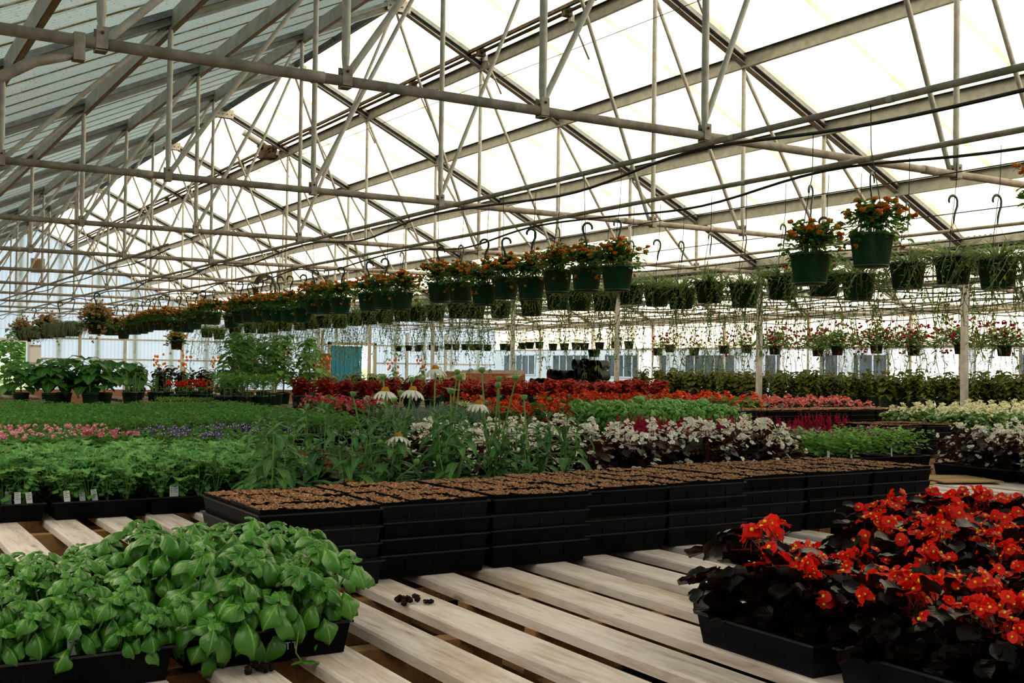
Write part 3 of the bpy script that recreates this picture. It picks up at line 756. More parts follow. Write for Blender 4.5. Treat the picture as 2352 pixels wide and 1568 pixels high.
for i in range(8):
    x = .785+.302*i+.151; y = 2.345+.03*i+TL/2 + (.0, .012, -.01, .01, -.006, .02, .0, -.02)[i]
    tray_stack(x, y, 4, '%s stack from the left, near row' % ORD[i], .012, 'near row of stacked trays')
for i in range(6):
    tray_stack(6.1+.31*i, 6.5+TL/2, 4, '%s stack from the left, distant row' % ORD[i], 0, 'distant row of stacked trays', False)
for i in range(2):
    tray_stack(5.45+.32*i, 4.5+TL/2, 4, '%s stack in the distant pair' % ['left', 'right'][i], 0, 'pair of stacked trays', False)

# plant tags
def tag_mesh(w, h, printed=M['ink'], rows=4):
    mb = MB(); mb.box((-w/2, -.0006, -.03), (w/2, .0006, h), M['tag'])
    for k in range(rows): z = h*(.92-.18*k); mb.box((-w*.36, -.0012, z-h*.06), (w*(.36 if k % 2 else .15), -.0006, z), printed)
    return mb.mesh('plant_tag')
TAG = tag_mesh(.018, .032); TAGR = tag_mesh(.014, .04, M['redink'], 3)

# ------------------------------------------------------------------ plants
ROUND = [.25, .62, .88, 1.02, 1.06, 1., .82, .52, .12]
LANCE = [.25, .75, 1., .85, .5, .05]
def rnd_dir(a, up): return V((cos(a)*cos(up), sin(a)*cos(up), sin(up)))

def basil_plant(seed, h=.15, sc=1., m='basil', fine=True):
    rng.seed(seed); mb = MB()
    for k in range(7):
        a0 = k*.9+U(0, 1); r0 = U(.005, .04); hh = h*U(.72, 1.03); lean = U(0, .5)
        base = V((cos(a0)*r0, sin(a0)*r0, 0)); top = base+V((cos(a0)*lean*hh, sin(a0)*lean*hh, hh)); n = int(hh/.026)
        mb.tube([base, base.lerp(top, .5)+V((0, 0, .003)), top], [.0022, .002, .0014], M['stem'], 5, False)
        for i in range(1, n+1):
            f = i/n; p = base.lerp(top, f); aa = a0+i*pi/2+U(-.3, .3)
            sz = (.030+.024*sin(pi*min(1, f*.66+.15)))*sc*U(.8, 1.2)
            
            for q in (0, pi):
                up = .05-.45*(1-f)+U(-.2, .25)
                d = rnd_dir(aa+q, up); st = d*sz*.25
                mb.leaf(p+st, d, V((0, 0, 1)), sz, sz*.70, OV if fine else [.3, 1, .7, .05], L[m], 1.45+U(-.3, .5), -.34, 2 if fine else 1)
        for q in range(6): mb.leaf(top+V((0, 0, -.004*(q//2))), rnd_dir(a0+q*pi/3, .75-.15*(q//2)), V((0, 0, 1)), (.018+.006*(q//2))*sc, (.013+.005*(q//2))*sc, [.4, 1, .8, .1], L[m], 1.1, -.25)
    return mb.mesh('basil_plant')

def beg_flower(mb, p, n, sz, pet, cen=M['yellow']):
    n = V(n).normalized(); a = n.orthogonal().normalized(); b = n.cross(a); ph = U(0, pi); c = rng.random()
    a, b = a*cos(ph)+b*sin(ph), b*cos(ph)-a*sin(ph)
    for d, w in ((a, 1.), (-a, 1.), (b, .62), (-b, .62)):
        mb.leaf(p, (d+n*.25), n, sz*.5*(.95 if w == 1 else .8), sz*.62*w, [.35, 1, 1., .5], P[pet], .5, .10, 1, min(1, max(0, c+U(-.2, .2))))
    mb.blob(p+n*sz*.07, sz*.11, cen, 1, 5, 3)
def beg_cluster(seed, pet, sz, n):
    rng.seed(seed); mb = MB()
    for k in range(n):
        a = U(0, 2*pi); r = U(0, 1)*sz*.75; n_ = V((cos(a)*U(0, 1.), sin(a)*U(0, 1.), U(.2, 1)))
        beg_flower(mb, V((cos(a)*r, sin(a)*r, U(-.4, .4)*sz)), n_, sz*U(.75, 1.1), pet)
        mb.tube([(0, 0, -sz*1.2), (cos(a)*r, sin(a)*r, -.1*sz)], sz*.025, M['redstem'], 4, False)
    return mb
RCL = [beg_cluster(300+i, 'red', .031, 3+i % 3).mesh('flower_cluster') for i in range(5)]
def begonia_plant(seed, h, r, leafm, nl=34, lsz=.046, near=True):
    """returns foliage mesh and points on its surface where blossoms sit"""
    rng.seed(seed); mb = MB(); pts = []
    for k in range(7):
        a = U(0, 2*pi); q = U(.1, .9)*r; top = V((cos(a)*q, sin(a)*q, h*U(.65, 1.)*(1-.25*q/r)))
        sm_ = M['redstem'] if leafm in ('bronze', 'brown') else M['stem']; mb.tube([(cos(a)*.015, sin(a)*.015, 0), top*.5+V((0, 0, h*.08)), top], [.003, .0025, .0015], sm_, 5, False)
        for i in range(nl//7):
            f = U(.25, 1.); p = V((top.x*f, top.y*f, top.z*f)); aa = U(0, 2*pi); d = rnd_dir(aa, U(-.3, .5)); s_ = lsz*U(.7, 1.2)
            p2 = p+d*s_*.6
            mb.tube([p, p2], .001, sm_, 3, False)
            nn = V((U(-.6, .6), U(-.6, .6), 1)); mb.leaf(p2-d*s_*.1, d, nn, s_, s_*.95, ROUND if near else [.5, 1.05, .9, .2], L[leafm], U(-.3, .9), U(.05, .3), 2 if near else 1, ruffle=.03)
        pts.append(top+V((0, 0, .012)))
    for i in range(nl//2):
        a = U(0, 2*pi); q = r*U(.6, 1.05); z = h*U(.05, .75); d = rnd_dir(a+U(-.7, .7), U(-.5, .3)); s_ = lsz*U(.75, 1.15)
        mb.leaf((cos(a)*q, sin(a)*q, z), d, (cos(a)*.7, sin(a)*.7, U(.3, 1)), s_, s_*.95, ROUND if near else [.5, 1.05, .9, .2], L[leafm], U(-.2, .9), U(.05, .25), 2 if near else 1, ruffle=.03)
    for k in range(60):
        a = U(0, 2*pi); t_ = U(.02, 1); z = h*(1-.62*t_*t_)*U(.93, 1.1); pts.append(V((cos(a)*r*t_, sin(a)*r*t_, z)))
    return mb.mesh('begonia_foliage'), pts
def blossoms(seed, pts, n, pet, sz, per=2):
    rng.seed(seed); mb = MB(); rng.shuffle(pts)
    for p in pts[:n]:
        out = V((p.x*6, p.y*6, .7))
        for k in range(per): beg_flower(mb, p+V((U(-1, 1), U(-1, 1), U(-.5, .7)))*sz*.55, out+V((U(-.7, .7), U(-.7, .7), U(-.3, .5))), sz*U(.7, 1.1), pet)
    return mb.mesh('blossoms')

def mass(seed, w, l, h, n, leafs, Ln, W, shape, up=(.0, .9), curl=.7, stems=0, edge=.02, ruffle=0., stem_m=None, top=.35, nx=1, serr=0.):
    """a dense stand of seedlings in one tray"""
    rng.seed(seed); mb = MB()
    if not isinstance(leafs, (list, tuple)): leafs = [leafs]
    for k in range(n):
        x = U(-w/2-edge, w/2+edge); y = U(-l/2-edge, l/2+edge); z = h*(top+(1-top)*U(0, 1)**.6)*(1+.10*sin(x*31+seed)*cos(y*27))
        a = U(0, 2*pi); d = rnd_dir(a, U(*up))
        mb.leaf((x, y, z), d, (U(-.4, .4), U(-.4, .4), 1), Ln*U(.7, 1.25), W*U(.8, 1.2), shape, L[rng.choice(leafs)], curl*U(.4, 1.3), .1, nx, ruffle=ruffle, serr=serr)
    for k in range(stems):
        x = U(-w/2, w/2); y = U(-l/2, l/2); mb.tube([(x, y, 0), (x+U(-.02, .02), y+U(-.02, .02), h*.8)], .0018, stem_m or M['stem'], 3, False)
    return mb

def kale_plant(seed, h=.15):
    rng.seed(seed); mb = MB()
    for k in range(9):
        a = U(0, 2*pi); lean = U(.15, .95); hh = h*U(.6, 1.05); e = V((cos(a)*lean*hh*.55, sin(a)*lean*hh*.55, hh*U(.62, .8)))
        mb.tube([(0, 0, 0), e*.5+V((0, 0, .012)), e], [.0022, .0018, .0014], M['stem'], 4, False)
        d = (e.normalized()+V((cos(a)*.5, sin(a)*.5, 0))).normalized(); s_ = h*U(.28, .42)
        mb.leaf(e, d, V((-cos(a)*.3, -sin(a)*.3, 1)), s_, s_*.66, [.25, .6, .8, .95, 1.05, 1.1, 1., .85, .6, .2], L['kale'], U(.6, 1.5), .05, 2, ruffle=.16, serr=.22)
        for q in range(5): f = U(.35, .98); mb.leaf(e*f, rnd_dir(a+U(-1.6, 1.6), U(-.1, .6)), V((0, 0, 1)), s_*U(.3, .55), s_*.30, [.4, 1, .8, 1, .2], L['kale'], .9, 0, 1, ruffle=.15, serr=.25)
    return mb.mesh('kale_plant')

def planted(name, lb, cat, x, y, parts, grp=None, rz=0., base=DECK, soil=True, tray=None, extra=None):
    t = thing(name, lb, cat, (x, y, base+.001), rz, grp); ob('tray', tray or TRAY, t)
    if soil: ob('soil', SOILD, t)
    for nm, me, px, py, r_, s_ in parts: ob(nm, me, t, (px, py, TH-.014), r_, s_)
    return t
def cellpos(nx, ny, w=TW-.05, l=TL-.05, j=.006):
    return [(-w/2+w*(i+.5)/nx+U(-j, j), -l/2+l*(k+.5)/ny+U(-j, j)) for i in range(nx) for k in range(ny)]

# near basil
BAS = [basil_plant(10+i, .145, 1.12) for i in range(5)]
def basil_tray(x, y, lb, rz, hsc=1., tags=()):
    rng.seed(int(x*1000)+5)
    t = planted('basil_tray', lb, 'plant tray', x, y, [], 'basil trays in front', rz)
    for px, py in cellpos(3, 4, TW-.02, TL-.02):
        fr = py < -TL*.3; o = ob('basil_plant', rng.choice(BAS), t, (px, py, TH-.014), U(-.5, .5) if fr else U(0, 6.28), U(.88, 1.12)*hsc)
        if fr: o.rotation_euler.x = U(.35, .7)
        if px > TW*.2 and not fr: o.rotation_euler = (0, U(.1, .35), 0)
    for tx, ty, rr in tags: ob('plant_tag', TAG, t, (tx, ty, TH+.002), rr)
    return t
bt = basil_tray(.635, 2.03, 'tray of glossy green basil with chalk letters on its front side', .01, 1., ((-.07, -.195, .2), (.02, -.19, -.1)))
basil_tray(.325, 2.00, 'tray of glossy green basil at the near left corner', .0, .80, ((.0, -.18, .1),))
# chalk letters on the tray front
cv = bpy.data.curves.new('chalk_lettering', 'FONT'); cv.body = 'CETT'; cv.size = .017; cv.extrude = .0003; cv.space_character = 1.25; cv.materials.append(M['chalk'])
ct0 = bpy.data.objects.new('lettering_curve', cv); ct = bpy.data.objects.new('chalk_lettering', bpy.data.meshes.new_from_object(ct0)); bpy.data.objects.remove(ct0); COL.objects.link(ct); ct.parent = bt; ct.location = (.0, -TL/2+.004, .018); ct.rotation_euler = (radians(80), 0, radians(0)); ct['label'] = 'white chalk letters'
# loose sprig lying off the tray, with its stem
t = thing('basil_sprig', 'single pale basil sprig hanging over the chalk-marked tray to the slats', 'sprig', (.70, 1.795, DECK))
mb = MB(); mb.tube([(-.03, .02, .085), (-.022, .004, .06), (-.03, -.004, .02), (-.02, -.008, .004)], .0014, M['stem'], 5); ob('stem', mb, t)
mb = MB()
for d_, s_ in (((1, -.3, .1), .03), ((-1, -.2, .1), .022), ((.3, -1, .1), .02)): mb.leaf((-.02, -.008, .006), d_, (0, 0, 1), s_, s_*.6, OV, L['basil'], .4, -.1, 2)
ob('leaves', mb, t)
# spilled soil clumps
for i, (x, y, r_) in enumerate(((1.05, 2.14, .022), (.60, 1.775, .02), (1.08, 2.11, .012))):
    mb = MB()
    for k in range(14): mb.blob((U(-1, 1)*r_, U(-1, 1)*r_*.8, U(0, .5)*r_+.003), r_*.35, M['soil_dark'], .8, 5, 3)
    tag(ob('soil_clump', mb, None, (x, y, DECK)), ['crumb of spilled potting soil on the slat by the basil', 'spilled soil below the chalk-marked tray', 'small crumb of soil beside the larger crumb'][i], 'soil')

# near red begonias
RB = [begonia_plant(40+i, .135, .085, 'bronze', 84, .046) for i in range(4)]
def red_tray(x, y, lb, seed, n=6, rz=pi/2, hs=1., sparse=False, ncl=16):
    rng.seed(seed); t = thing('begonia_tray', lb, 'plant tray', (x, y, DECK+.001), rz, 'red begonia trays'); ob('tray', TRAYB, t); ob('soil', SOILD, t)
    for px, py in cellpos(2, 3, TW-.0, TL-.02):
        if sparse and py > .10 and px < 0: pass
        fo, pts = rng.choice(RB); s_ = U(.85, 1.1)*hs*(1.28 if ncl < 9 and py > .1 and px > 0 else 1.)
        pl_ = ob('begonia_plant', fo, t, (px, py, TH-.014), U(0, 6.28), s_)
        pp = pts[:7]+rng.sample(pts[7:], ncl-6)
        for p in pp[:ncl]:
            o = ob('flower_cluster', rng.choice(RCL), pl_, p, U(0, 6.28)); o.rotation_euler = (U(-.5, .5)-p.y*4, U(-.5, .5)+p.x*4, U(0, 6.28))
    return t
RT = [(1.575, 1.45, 'left end of the red begonias, behind the bluish tray', .92), (1.60, 1.14, 'in front, its bluish black side showing', .95),
      (2.02, 1.55, 'second from the left in the back of the red begonias', 1.08), (2.04, 1.25, 'in the middle of the red begonias', 1.05),
      (2.03, .95, 'nearest to the bottom right edge of the pallet', .9), (2.42, 1.86, 'hindmost of the red begonias', 1.02), (2.46, 1.56, 'right of the middle of the red begonias', 1.02), (2.46, 1.26, 'at the right front of the red begonias', 1.05)]
for i, (x, y, lb, hs) in enumerate(RT):
    t = red_tray(x, y, 'tray of dark-leaved red begonias, '+lb, 60+i, hs=hs, ncl=8 if i == 0 else 12)
    if i == 1: ob('plant_tag', TAGR, t, (.0, -.15, TH), -.9)

# ------------------------------------------------------------------ beds further back
rng.seed(99)
def bed(name, lb, cat, x0, x1, y0, y1, meshes, grp, tags=None, rows=None, tray=None, rz=0., px_=.305, py_=.445, uniq=None, bb=None):
    """a block of equal trays side by side"""
    nx = max(1, int(round((x1-x0)/px_))); ny = max(1, int(round((y1-y0)/py_))); k = 0; out = []
    if bb: bench_rect(x0-.005, x0+nx*min(px_, .31)+.005, y0-.005, y0+ny*py_+.005, 'under the '+bb)
    for j in range(ny):
        for i in range(nx):
            x = x0+px_*(i+.5); y = y0+py_*(j+.5)
            lab = uniq[k] if uniq and k < len(uniq) else lb
            t = thing(name, lab, cat, (x+U(-.006, .006), y+U(-.006, .006), DECK+.001), U(-.01, .01), grp); ob('tray', tray or TRAY, t); ob('soil', SOILD, t)
            for nm, me, same in meshes:
                if same == 'one': ob(nm, rng.choice(me), t, (0, 0, TH-.014), rng.choice((0, pi)), (1, 1, U(.92, 1.08)))
                elif same == 'pair':
                    for px, py in cellpos(2, 3):
                        fo, bl = rng.choice(me); r_ = U(0, 6.28); s_ = U(.88, 1.12); p = ob(nm, fo, t, (px, py, TH-.014), r_, s_); ob('blossoms', bl, p)
                else:
                    for px, py in cellpos(*same): ob(nm, rng.choice(me), t, (px, py, TH-.014), U(0, 6.28), U(.85, 1.12))
            if tags and j == 0:
                for q in range(tags[1]): o = ob('plant_tag', tags[0], t, (U(-.12, .12), -TL/2+.02+U(0, .06), TH), U(-.5, .5)); o.rotation_euler = (U(-.2, .1), U(-.15, .15), U(-.6, .3))
            out.append(t); k += 1
    return out
KALE = [kale_plant(100+i, .165) for i in range(5)]
bed('kale_tray', 'tray of frilly green kale seedlings in the dense block behind the left pallet', 'plant tray', .28, 1.50, 3.72, 4.61, [('kale_plant', KALE, (4, 5))], 'kale trays', (TAG, 3),
    uniq=['front tray of frilly kale seedlings with white tags, %s from the left' % ORD[k] for k in range(4)])



def tor_mesh(seed, pet, n, lf, cen=P['white'], h=.12, nf=26, fs=.016):
    mb = mass(seed, TW-.02, TL-.02, h, n, lf, .032, .020, [.4, 1, .75, .05], (.0, .8), .6, top=.08)
    f = MB()
    for k in range(nf):
        x, y = U(-TW/2, TW/2), U(-TL/2, TL/2); p = V((x, y, h*U(1., 1.14))); n_ = V((U(-.6, .6), U(-1, .3), U(.3, 1))).normalized(); a = n_.orthogonal().normalized(); b = n_.cross(a)
        for q in range(4):
            d = a*cos(q*pi/2)+b*sin(q*pi/2); f.leaf(p, d+n_*.2, n_, fs*.62, fs*.66, [.5, 1, .5], P[pet], .3, 0, 1)
        f.blob(p+n_*.003, fs*.22, cen, .8, 5, 2)
    return mb.mesh('torenia_foliage'), f.mesh('torenia_flowers')
def bed2(name, lb, cat, x0, x1, y0, y1, pairs, grp, nm1, nm2, **k):
    ts = bed(name, lb, cat, x0, x1, y0, y1, [], grp, **k)
    for t in ts:
        a, b = rng.choice(pairs); r_ = rng.choice((0, pi)); s_ = (1, 1, U(.92, 1.1)); p = ob(nm1, a, t, (0, 0, TH-.014), r_, s_); ob(nm2, b, p)
    return ts
bed2('torenia_tray', 'tray of pink and white torenia behind the kale', 'plant tray', .25, 1.17, 4.95, 5.84, [tor_mesh(110+i, 'hotpink', 480, 'toreniadk', nf=46, fs=.018) for i in range(2)], 'pink torenia trays', 'foliage', 'blossoms', bb='pink torenias')
bed2('torenia_tray', 'tray of dark violet torenia to the right of the pink ones', 'plant tray', 1.30, 1.91, 4.95, 5.84, [tor_mesh(114+i, 'violet', 480, 'toreniadk', nf=46, fs=.016) for i in range(2)], 'violet torenia trays', 'foliage', 'blossoms', tags=(TAG, 2), bb='violet torenias')

bed2('torenia_tray', 'tray of lime green torenia with small burgundy flowers', 'plant tray', 3.80, 5.02, 3.97, 4.41, [tor_mesh(118+i, 'burg', 760, 'torenia', h=.128, nf=34, fs=.016) for i in range(2)], 'burgundy torenia trays', 'foliage', 'blossoms', tags=(TAGR, 1), bb='lime green torenias')


FINE = []
def fine_mesh(seed, h=.13):
    rng.seed(seed); mb = MB()
    for k in range(190):
        x, y = U(-TW/2-.01, TW/2+.01), U(-TL/2-.01, TL/2+.01); hh = h*U(.7, 1.1); a = U(0, 2*pi); tip = V((x+cos(a)*.02, y+sin(a)*.02, hh))
        if k % 3 == 0: mb.tube([(x, y, 0), tip], .0016, M['stem'], 3, False)
        for q in range(5):
            aa = a+U(-1.6, 1.6); mb.leaf(tip+V((U(-.012, .012), U(-.012, .012), U(-.035, .005))), rnd_dir(aa, U(-.2, .6)), (U(-.3, .3), U(-.3, .3), 1), U(.016, .03), U(.009, .014), [.5, 1, .1], L['fine'], .6)
    return mb.mesh('seedling_foliage')
FINE = [fine_mesh(120+i) for i in range(3)]
bed('seedling_tray', 'tray of feathery green seedlings in the wide block behind the torenias', 'plant tray', .75, 2.90, 6.45, 9.1, [('seedling_foliage', FINE, 'one')], 'feathery seedling trays', (TAG, 2), bb='feathery seedlings')
GREYF = [mass(130+i, TW, TL, .09, 420, ['grass', 'fine'], .018, .010, [.5, 1, .1]) for i in range(1)]
GREYM = [g.mesh('foliage') for g in GREYF]

bed('alyssum_tray', 'tray of low whitish alyssum behind the feathery seedlings', 'plant tray', 1.2, 2.12, 9.6, 10.05, [('foliage', GREYM, 'one')], 'pale alyssum trays', bb='whitish alyssum')
pinkm = mass(134, TW, TL, .10, 420, ['fine'], .02, .012, [.5, 1, .1])
for k in range(60): pinkm.blob((U(-.15, .15), U(-.2, .2), U(.09, .12)), .005, P['hotpink'], 1, 4, 2)
bed('alyssum_tray', 'tray of low green plants with dusty pink buds behind the seedlings', 'plant tray', 2.2, 3.1, 9.6, 10.05, [('foliage', [pinkm.mesh('foliage')], 'one')], 'pink bud trays', bb='pink-budded low plants')

# white begonias with bronze leaves
WB = []
for i in range(3):
    fo, pts = begonia_plant(140+i, .20, .085, 'brown', 50, .042, False); rng.seed(i+5)
    for q in range(45): a_ = U(0, 6.28); pts.append(V((cos(a_)*.098, sin(a_)*.098, U(.02, .17))))
    WB.append((fo, blossoms(150+i, pts, 46, 'white', .023, 2)))
bed('begonia_tray', 'tray of white begonias with bronze leaves in the left block behind the stacked trays', 'plant tray', 2.08, 3.0, 3.6, 4.49, [('begonia_plant', WB, 'pair')], 'white begonia trays, left block')
bed('begonia_tray', 'tray of white begonias with bronze leaves beside the lime torenias', 'plant tray', 3.04, 3.65, 3.5, 3.94, [('begonia_plant', WB, 'pair')], 'white begonia trays, right block', bb='white begonias beside the lime torenias')
bed('begonia_tray', 'tray of white begonias with bronze leaves at the far right of the pallets', 'plant tray', 4.60, 5.82, 2.76, 3.65, [('begonia_plant', WB, 'pair')], 'white begonia trays, far right block', bb='far right white begonias')

# coneflowers
def cone_leafy(seed, h):
    rng.seed(seed); mb = MB()
    for k in range(4):
        a = U(0, 2*pi); top = V((cos(a)*.05, sin(a)*.05, h*U(.75, 1.)))
        mb.tube([(cos(a)*.01, sin(a)*.01, 0), top*.5+V((cos(a)*.015, sin(a)*.015, 0)), top], [.003, .002, .001], M['stem'], 5, False)
        for i in range(5): mb.leaf(top-V((0, 0, .004*i)), rnd_dir(i*2.4, 1.1-.12*i), V((0, 0, 1)), .035+.008*i, .012, LANCE, L['cone'], .9, .1, 1)
        for i in range(8):
            f = (i+1)/9; p = V((top.x*f, top.y*f, top.z*f)); aa = i*2.4+k; s_ = (.13-.055*f)*U(.8, 1.15)
            mb.leaf(p, rnd_dir(aa, U(.1, .9)), V((0, 0, 1)), s_, s_*.30, LANCE, L['cone'], U(.9, 2.1), .12, 1)
    for i in range(14):
        a = U(0, 2*pi); s_ = U(.10, .15); mb.leaf((cos(a)*.02, sin(a)*.02, .01), rnd_dir(a, U(.4, 1.1)), V((0, 0, 1)), s_, s_*.34, LANCE, L['cone'], U(1., 2.), .12, 1)
    return mb.mesh('foliage')
CLF = [cone_leafy(160+i, .24) for i in range(3)]
def coneflower_head(kind, seed):
    rng.seed(seed); mb = MB()
    if kind == 'flower':
        for k in range(15):
            a = 2*pi*k/15+U(-.08, .08); mb.leaf((cos(a)*.010, sin(a)*.010, 0), rnd_dir(a, -.1), V((0, 0, 1)), .042, .0115, [.6, 1, 1, .9, .4], P['white'], U(.8, 1.2), .08, 1)
        mb.lathe([(.0, .015), (.007, .0145), (.012, .010), (.0145, .003), (.013, -.003), (.004, -.008)], M['cone'], 14)
    elif kind == 'bud':
        mb.lathe([(.0, .010), (.008, .009), (.011, .004), (.009, -.004), (.003, -.009)], M['stem'], 10)
        for k in range(12): a = 2*pi*k/12; mb.leaf((cos(a)*.009, sin(a)*.009, .004), rnd_dir(a, .7), V((0, 0, 1)), .009, .003, [1, .8, .1], L['torenia'], .2, 0, 1)
    else:
        mb.lathe([(.0, .012), (.009, .010), (.013, .004), (.011, -.004), (.003, -.010)], M['stem'], 10)
        for k in range(16): a = 2*pi*k/16; mb.leaf((cos(a)*.011, sin(a)*.011, .004), rnd_dir(a, .35), V((0, 0, 1)), .024, .004, [1, .9, .3], P['cream'], .2, 0, 1)
    return mb.mesh('flower_head')
HD = {k: [coneflower_head(k, 170+i) for i in range(2)] for k in ('flower', 'bud', 'green')}
POT = {}
def pot_mesh(r, h, m, seg=20):
    mb = MB(); mb.lathe([(0, .0), (r*.74, 0), (r*.76, .004), (r*.95, h*.86), (r, h*.87), (r, h), (r*.93, h), (r*.9, h*.86), (r*.88, h*.9-.01)], m, seg); return mb.mesh('pot')
def soil_disc(r, z, m):
    mb = MB(); mb.lathe([(r, z), (r*.5, z+.004), (0.001, z+.002)], m, 14, smooth=False); return mb.mesh('soil')
CPOT = pot_mesh(.075, .10, M['black']); CSOIL = soil_disc(.068, .088, M['soil_dark'])
# heads: x, y (world), height above the bench, kind, tilt
HEADS = [(1.58, 3.43, -.09, 'flower'), (1.636, 3.337, -.085, 'flower'), (1.836, 3.566, -.016, 'flower'), (1.928, 3.393, -.017, 'green'), (1.872, 3.313, -.131, 'flower'), (1.534, 3.227, -.229, 'flower'),
 (1.615, 3.525, -.045, 'green'), (1.655, 3.384, -.051, 'bud'), (1.548, 3.625, -.106, 'bud'), (1.855, 3.438, -.025, 'bud'), (1.839, 3.389, -.041, 'bud'), (1.95, 3.205, -.04, 'green'), (1.923, 3.106, -.102, 'bud'),
 (1.903, 3.234, -.044, 'bud'), (1.875, 3.192, -.064, 'bud'), (1.79, 3.362, -.088, 'green'), (1.403, 3.715, -.198, 'bud'), (1.507, 3.302, -.253, 'bud'), (1.563, 3.153, -.302, 'bud'), (1.584, 3.37, -.12, 'bud'),
 (1.856, 3.381, -.139, 'green'), (1.365, 3.216, -.364, 'flower'), (1.667, 3.494, -.099, 'bud')]
CP = [(1.60, 3.42, 'behind the third stacked tray, with two white flowers side by side'), (1.83, 3.52, 'carrying the tallest white flower'), (1.93, 3.30, 'nearest the white begonias, with green buds'), (1.95, 3.08, 'in front at the right, with a green bud'),
      (1.50, 3.26, 'with one wide open low white flower'), (1.44, 3.64, 'beside the kale with a single bud'), (1.36, 3.18, 'low one with a flower near the black tray rim'), (1.70, 3.18, 'short and leafy in the middle of the front'), (1.77, 3.36, 'in the middle with one half-open green head'),
      (1.22, 3.40, 'leafy and flowerless at the left end of the group'), (1.12, 3.22, 'leafy, in front beside the first tray stack'), (1.26, 3.62, 'leafy, between the kale and the group'), (2.10, 3.45, 'leafy one half hidden by white begonias'), (1.64, 3.66, 'leafy, in the back of the group'), (2.1, 3.14, 'leafy, last on the right')]
for i, (x, y, lb) in enumerate(CP):
    rng.seed(500+i)
    t = thing('potted_coneflower', 'potted coneflower '+lb, 'potted plant', (x, y, DECK), 0, 'coneflowers'); ob('pot', CPOT, t); ob('soil', CSOIL, t)
    ob('foliage', CLF[i % 3], t, (0, 0, .085), U(0, 6), U(.9, 1.15))
    for hx, hy, hz, kd in HEADS:
        if min(range(len(CP)), key=lambda q: (CP[q][0]-hx)**2+(CP[q][1]-hy)**2) != i: continue
        p = V((hx-x, hy-y, hz+CZ-DECK)); b = V((p.x*.1, p.y*.1, .085)); m_ = b.lerp(p, .55)+V((U(-.012, .012), U(-.012, .012), 0))
        mb = MB(); mb.tube([b, m_, p-V((0, 0, .006))], [.0042, .0035, .0028], M['stem'], 6, False)
        for q in range(4): f = .2+q*.17; s_ = (.085-.03*f)*U(.8, 1.2); mb.leaf(b.lerp(p, f), rnd_dir(U(0, 6.28), .8), (0, 0, 1), s_, s_*.28, LANCE, L['cone'], 1.4, .1, 1)
        so_ = ob('flower_stem', mb, t); h_ = ob('flower_head', rng.choice(HD[kd]), so_, p, U(0, 6)); h_.rotation_euler = (U(-.25, .25), U(-.25, .25), U(0, 6))

# middle distance --------------------------------------------------------
rng.seed(77)
CEL = []
for i in range(2):
    mb = mass(200+i, TW, TL, .09, 240, 'celosia', .04, .018, [.4, 1, .6, .05]); f = MB()
    for k in range(46):
        x, y = U(-TW/2, TW/2), U(-TL/2, TL/2); h_ = U(.08, .145); z = .06
        for q in range(8): f.blob((x+U(-.005, .005), y+U(-.005, .005), z+h_*q/8), .016*(1-q*.115), P['magenta'], 1.6, 5, 3)
        for q in range(5): a = U(0, 6.28); f.blob((x+cos(a)*.014, y+sin(a)*.014, z+U(0, .03)), .008, P['magenta'], 2.2, 5, 3)
    CEL.append((mb.mesh('foliage'), f.mesh('plumes')))
bed2('celosia_tray', 'tray of feathery magenta celosia between basil and lime torenia', 'plant tray', 3.72, 4.94, 4.78, 5.22, CEL, 'magenta celosia trays', 'foliage', 'plumes', bb='magenta celosia')
bed2('celosia_tray', 'small outlying tray of magenta celosia, alone at the right', 'plant tray', 5.0, 5.3, 4.75, 5.2, [(CEL[0][0], CEL[0][1])], None, 'foliage', 'plumes', px_=.5, bb='single celosia tray')

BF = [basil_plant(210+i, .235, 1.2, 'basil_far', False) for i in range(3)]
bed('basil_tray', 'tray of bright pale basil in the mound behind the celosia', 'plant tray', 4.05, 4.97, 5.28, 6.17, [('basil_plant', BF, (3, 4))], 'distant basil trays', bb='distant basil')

GRS = mass(220, TW, TL, .16, 500, 'grass', .09, .006, [1, .9, .1], (.8, 1.5), .5, top=.2)
bed('lavender_tray', 'tray of spiky blue-grey foliage behind the coneflowers', 'plant tray', 2.75, 3.36, 5.75, 6.2, [('foliage', [GRS.mesh('foliage')], 'one')], 'blue-grey trays', bb='blue-grey spiky plants')
def beg_set(seed, pet, leafm, n=34, sz=.028, h=.19, per=2):
    out = []
    for i in range(2):
        fo, pts = begonia_plant(seed+i, h, .085, leafm, 44, .042, False); out.append((fo, blossoms(seed+9+i, pts, n, pet, sz, per)))
    return out
BR = beg_set(230, 'orangered', 'begreen', h=.225); BP = beg_set(240, 'pink', 'brown', 34, .024); BMx = beg_set(250, 'mixpink', 'begreen'); BC = beg_set(260, 'cream', 'begreen', 24, .023)
bed('begonia_tray', 'tray of orange-red begonias left of the distant basil', 'plant tray', 3.42, 4.03, 5.75, 6.64, [('begonia_plant', BR, 'pair')], 'orange-red begonia trays, left', bb='orange-red begonias left of the basil')
bed('begonia_tray', 'tray of mixed pink, red and white begonias behind the coneflowers', 'plant tray', 2.95, 3.56, 7.2, 8.09, [('begonia_plant', BMx+[BC[0], BP[0]], 'pair')], 'mixed begonia trays', bb='mixed pink begonias')
bed('begonia_tray', 'tray of orange-red begonias in the long strip behind the distant basil', 'plant tray', 4.9, 6.73, 6.95, 7.84, [('begonia_plant', BR+[BR[0], BR[1], BMx[0]], 'pair')], 'orange-red begonia trays, strip', bb='long orange begonia strip')

bed('begonia_tray', 'tray of salmon pink begonias behind the distant tray stacks', 'plant tray', 6.75, 8.28, 7.1, 7.99, [('begonia_plant', BP, 'pair')], 'salmon begonia trays', bb='salmon begonias')

